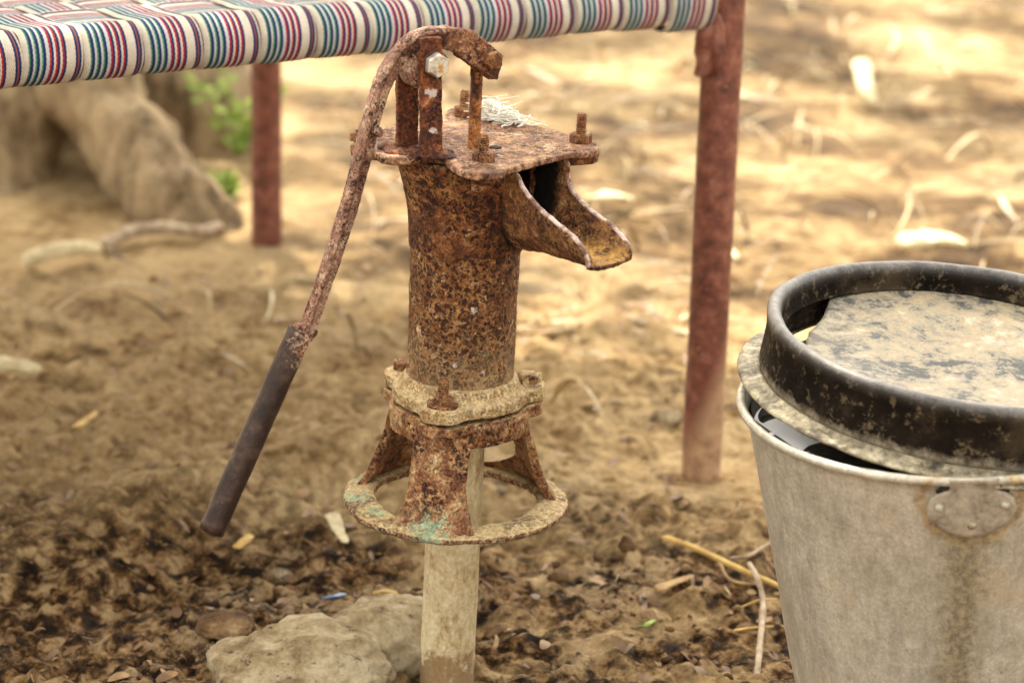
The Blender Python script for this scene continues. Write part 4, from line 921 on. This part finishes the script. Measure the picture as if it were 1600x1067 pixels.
def stick(name, pts, r0, r1, mat, label, cat, lift=None, n=8, taper=True, flat=1.):
    P = []
    for q_ in pts:
        x_, y_ = q_[0], q_[1]; l = q_[2] if len(q_) > 2 else .004; p = at_z(x_, y_, 0); h = hz(p[0], p[1]); p = at_z(x_, y_, h+l); P.append(Vector(p))
    P = spline(P, 8); bm = bmesh.new(); R = [lerp(r0, r1, i/(len(P)-1)) for i in range(len(P))]
    if taper: R[0] *= .4; R[-1] *= .3
    sect = [(flat*math.cos(2*PI*k/n), math.sin(2*PI*k/n)) for k in range(n)]
    tube(bm, P, R, n, sect=sect, upv=(0, 0, 1)); wobble(bm, (r0+r1)*.12, 60, pts[0][0]*.1)
    return tag(obj(name, bm, mat), label, cat)
def simple(name, c0, c1, rough_=.7, sc=40):
    s = NT(name); n = s.noise(sc, 5, .7); return s.done(s.ramp(n, [(.35, c0), (.62, c1)]), rough_, s.bump(n, .001, .6))
YEL = simple('yellow_stalk', (.42, .25, .06), (.72, .50, .16)); GRY = simple('grey_twig', (.26, .18, .11), (.54, .43, .30)); PALE = simple('pale_peel', (.48, .38, .20), (.75, .66, .42)); BRW = simple('brown_leaf', (.28, .16, .06), (.52, .35, .15)); GRN = simple('green_leaf', (.12, .22, .03), (.35, .45, .08)); BLU = simple('blue_plastic', (.03, .09, .22), (.08, .2, .4), .4)
stick('straw_stalk', [(1035, 838, .012), (1090, 858, .012), (1160, 890, .012), (1232, 922, .01), (1260, 935, .006)], .0034, .0032, YEL, 'long yellow straw stalk running to the bucket foot', 'stalk')
stick('twig', [(1170, 878, .03), (1184, 905, .02), (1192, 940, .012), (1188, 1000, .01), (1182, 1064, .006)], .0028, .0035, GRY, 'crooked pale grey twig crossing the yellow stalk beside the bucket', 'twig')
stick('twig', [(1140, 872, .008), (1170, 868, .012), (1205, 848, .014), (1245, 845, .01)], .002, .002, GRY, 'short pale twig behind the yellow stalk', 'twig')
stick('twig', [(1125, 880, .006), (1140, 905, .008), (1175, 912, .006), (1200, 905, .004)], .0019, .0012, BRW, 'thin curved brown twig under the yellow stalk', 'twig')
stick('straw_stalk', [(1145, 985, .006), (1180, 980, .008), (1230, 978, .006)], .0015, .0015, YEL, 'short thin straw lying across the grey twig', 'stalk')
stick('straw_stalk', [(1155, 950, .004), (1185, 938, .008), (1215, 935, .004)], .0014, .0012, YEL, 'small bent straw between grey twig and bucket', 'stalk')
stick('dry_leaf', [(1025, 920, .004), (1050, 910, .006), (1085, 898, .006)], .010, .005, BRW, 'flat tan dead leaf below the yellow stalk', 'leaf', flat=.12)
stick('green_leaf', [(1000, 980, .006), (1010, 975, .008), (1022, 968, .006)], .004, .003, GRN, 'tiny bright green leaf on the mud right of the pipe', 'leaf', flat=.2)
stick('plastic_scrap', [(502, 934, .006), (520, 931, .008), (540, 927, .006)], .005, .004, BLU, 'small blue plastic scrap beyond the stones', 'litter', flat=.2)
stick('green_leaf', [(582, 926, .008), (600, 923, .009), (622, 926, .006)], .004, .003, YEL, 'narrow yellowish leaf beside the blue scrap', 'leaf', flat=.25)
stick('dry_leaf', [(518, 800, .02), (528, 825, .018), (542, 848, .012)], .009, .005, PALE, 'pale dry leaf on the mud between handle and pump ring', 'leaf', flat=.15)
stick('pale_stick', [(38, 412, .02), (70, 396, .035), (115, 388, .035), (155, 390, .012)], .013, .010, PALE, 'thick curved pale stick far left, nearer the tree', 'stick')
stick('pale_stick', [(-40, 560, .015), (0, 567, .02), (35, 573, .018), (62, 580, .008)], .012, .008, PALE, 'pale stick entering from the left edge', 'stick')
stick('fallen_branch', [(160, 385, .01), (205, 362, .02), (260, 356, .02), (310, 362, .02), (345, 352, .01)], .012, .008, GRY, 'thin dark fallen branch at the end of the tree root', 'branch')
stick('pale_stick', [(318, 95, .02), (325, 130, .02), (330, 160, .01)], .03, .028, PALE, 'upright-looking pale strip standing for sunlit ground beyond the root under the cot rail', 'stick', flat=.3)  # sunlit ground beyond the root, put in as a pale strip, not a stick
stick('wood_chip', [(368, 856, .010), (380, 846, .012), (393, 836, .008)], .006, .005, YEL, 'yellow wood chip just right of the handle end', 'chip', flat=.4)
stick('wood_chip', [(118, 668, .008), (135, 655, .010), (155, 642, .006)], .006, .005, YEL, 'yellow chip on the pale dry soil at the left', 'chip', flat=.3)
stick('wood_chip', [(8, 800, .012), (10, 812, .010), (13, 825, .006)], .006, .005, PALE, 'whitish chip at the left edge below the dry soil', 'chip', flat=.4)
def weed(px_, py_, n_, h, label, seed):
    p = at_z(px_, py_, 0); rd = random.Random(seed); root = empty('weed', (p[0], p[1], hz(p[0], p[1]))); tag(root, label, 'weed')
    bs = bmesh.new(); bl_ = bmesh.new()
    for i in range(n_):
        a = rd.uniform(0, 2*PI); L = h*rd.uniform(.5, 1); b = Vector((math.cos(a)*L*.5, math.sin(a)*L*.4, L)); P = spline([(0, 0, 0), b*.5+Vector((0, 0, L*.1)), b], 4); tube(bs, P, .0015, 5)
        for q_ in P[2:]:
            for k in range(2):
                d = Vector((rd.gauss(0, 1), rd.gauss(0, 1), rd.gauss(0, .5))).normalized(); w_ = d.orthogonal().normalized()*.008; l_ = rd.uniform(.02, .035)
                V_ = [bl_.verts.new(q_), bl_.verts.new(q_+d*l_*.5+w_), bl_.verts.new(q_+d*l_), bl_.verts.new(q_+d*l_*.5-w_)]; bl_.faces.new(V_)
    obj('stem', bs, GRN, root); me_ = D.meshes.new('leaves'); bl_.to_mesh(me_); bl_.free(); link('leaves', me_, GRN, root, False)
stick('leaf_and_sunpatch', [(1405, 382, .03), (1450, 372, .04), (1495, 378, .02)], .035, .03, PALE, 'bright pale shape standing for a sun patch behind the bucket lid', 'leaf', flat=.3)  # pale colour stands in for overexposed sunlight on the ground
stick('leaf_and_sunpatch', [(920, 312, .02), (950, 306, .03), (975, 312, .01)], .022, .02, PALE, 'bright pale shape standing for a sun patch on the ground right behind the spout', 'leaf', flat=.3)  # another sun patch put in as a pale flat shape
stick('leaf_and_sunpatch', [(1345, 95, .02), (1352, 130, .03), (1362, 165, .01)], .02, .014, PALE, 'pale curled leaf in the dry grass upper right', 'leaf', flat=.3)
weed(374, 262, 9, .15, 'small green weed left of the far cot leg', 1)
weed(352, 312, 4, .035, 'low green weed at the foot of the root by the far cot leg', 2)
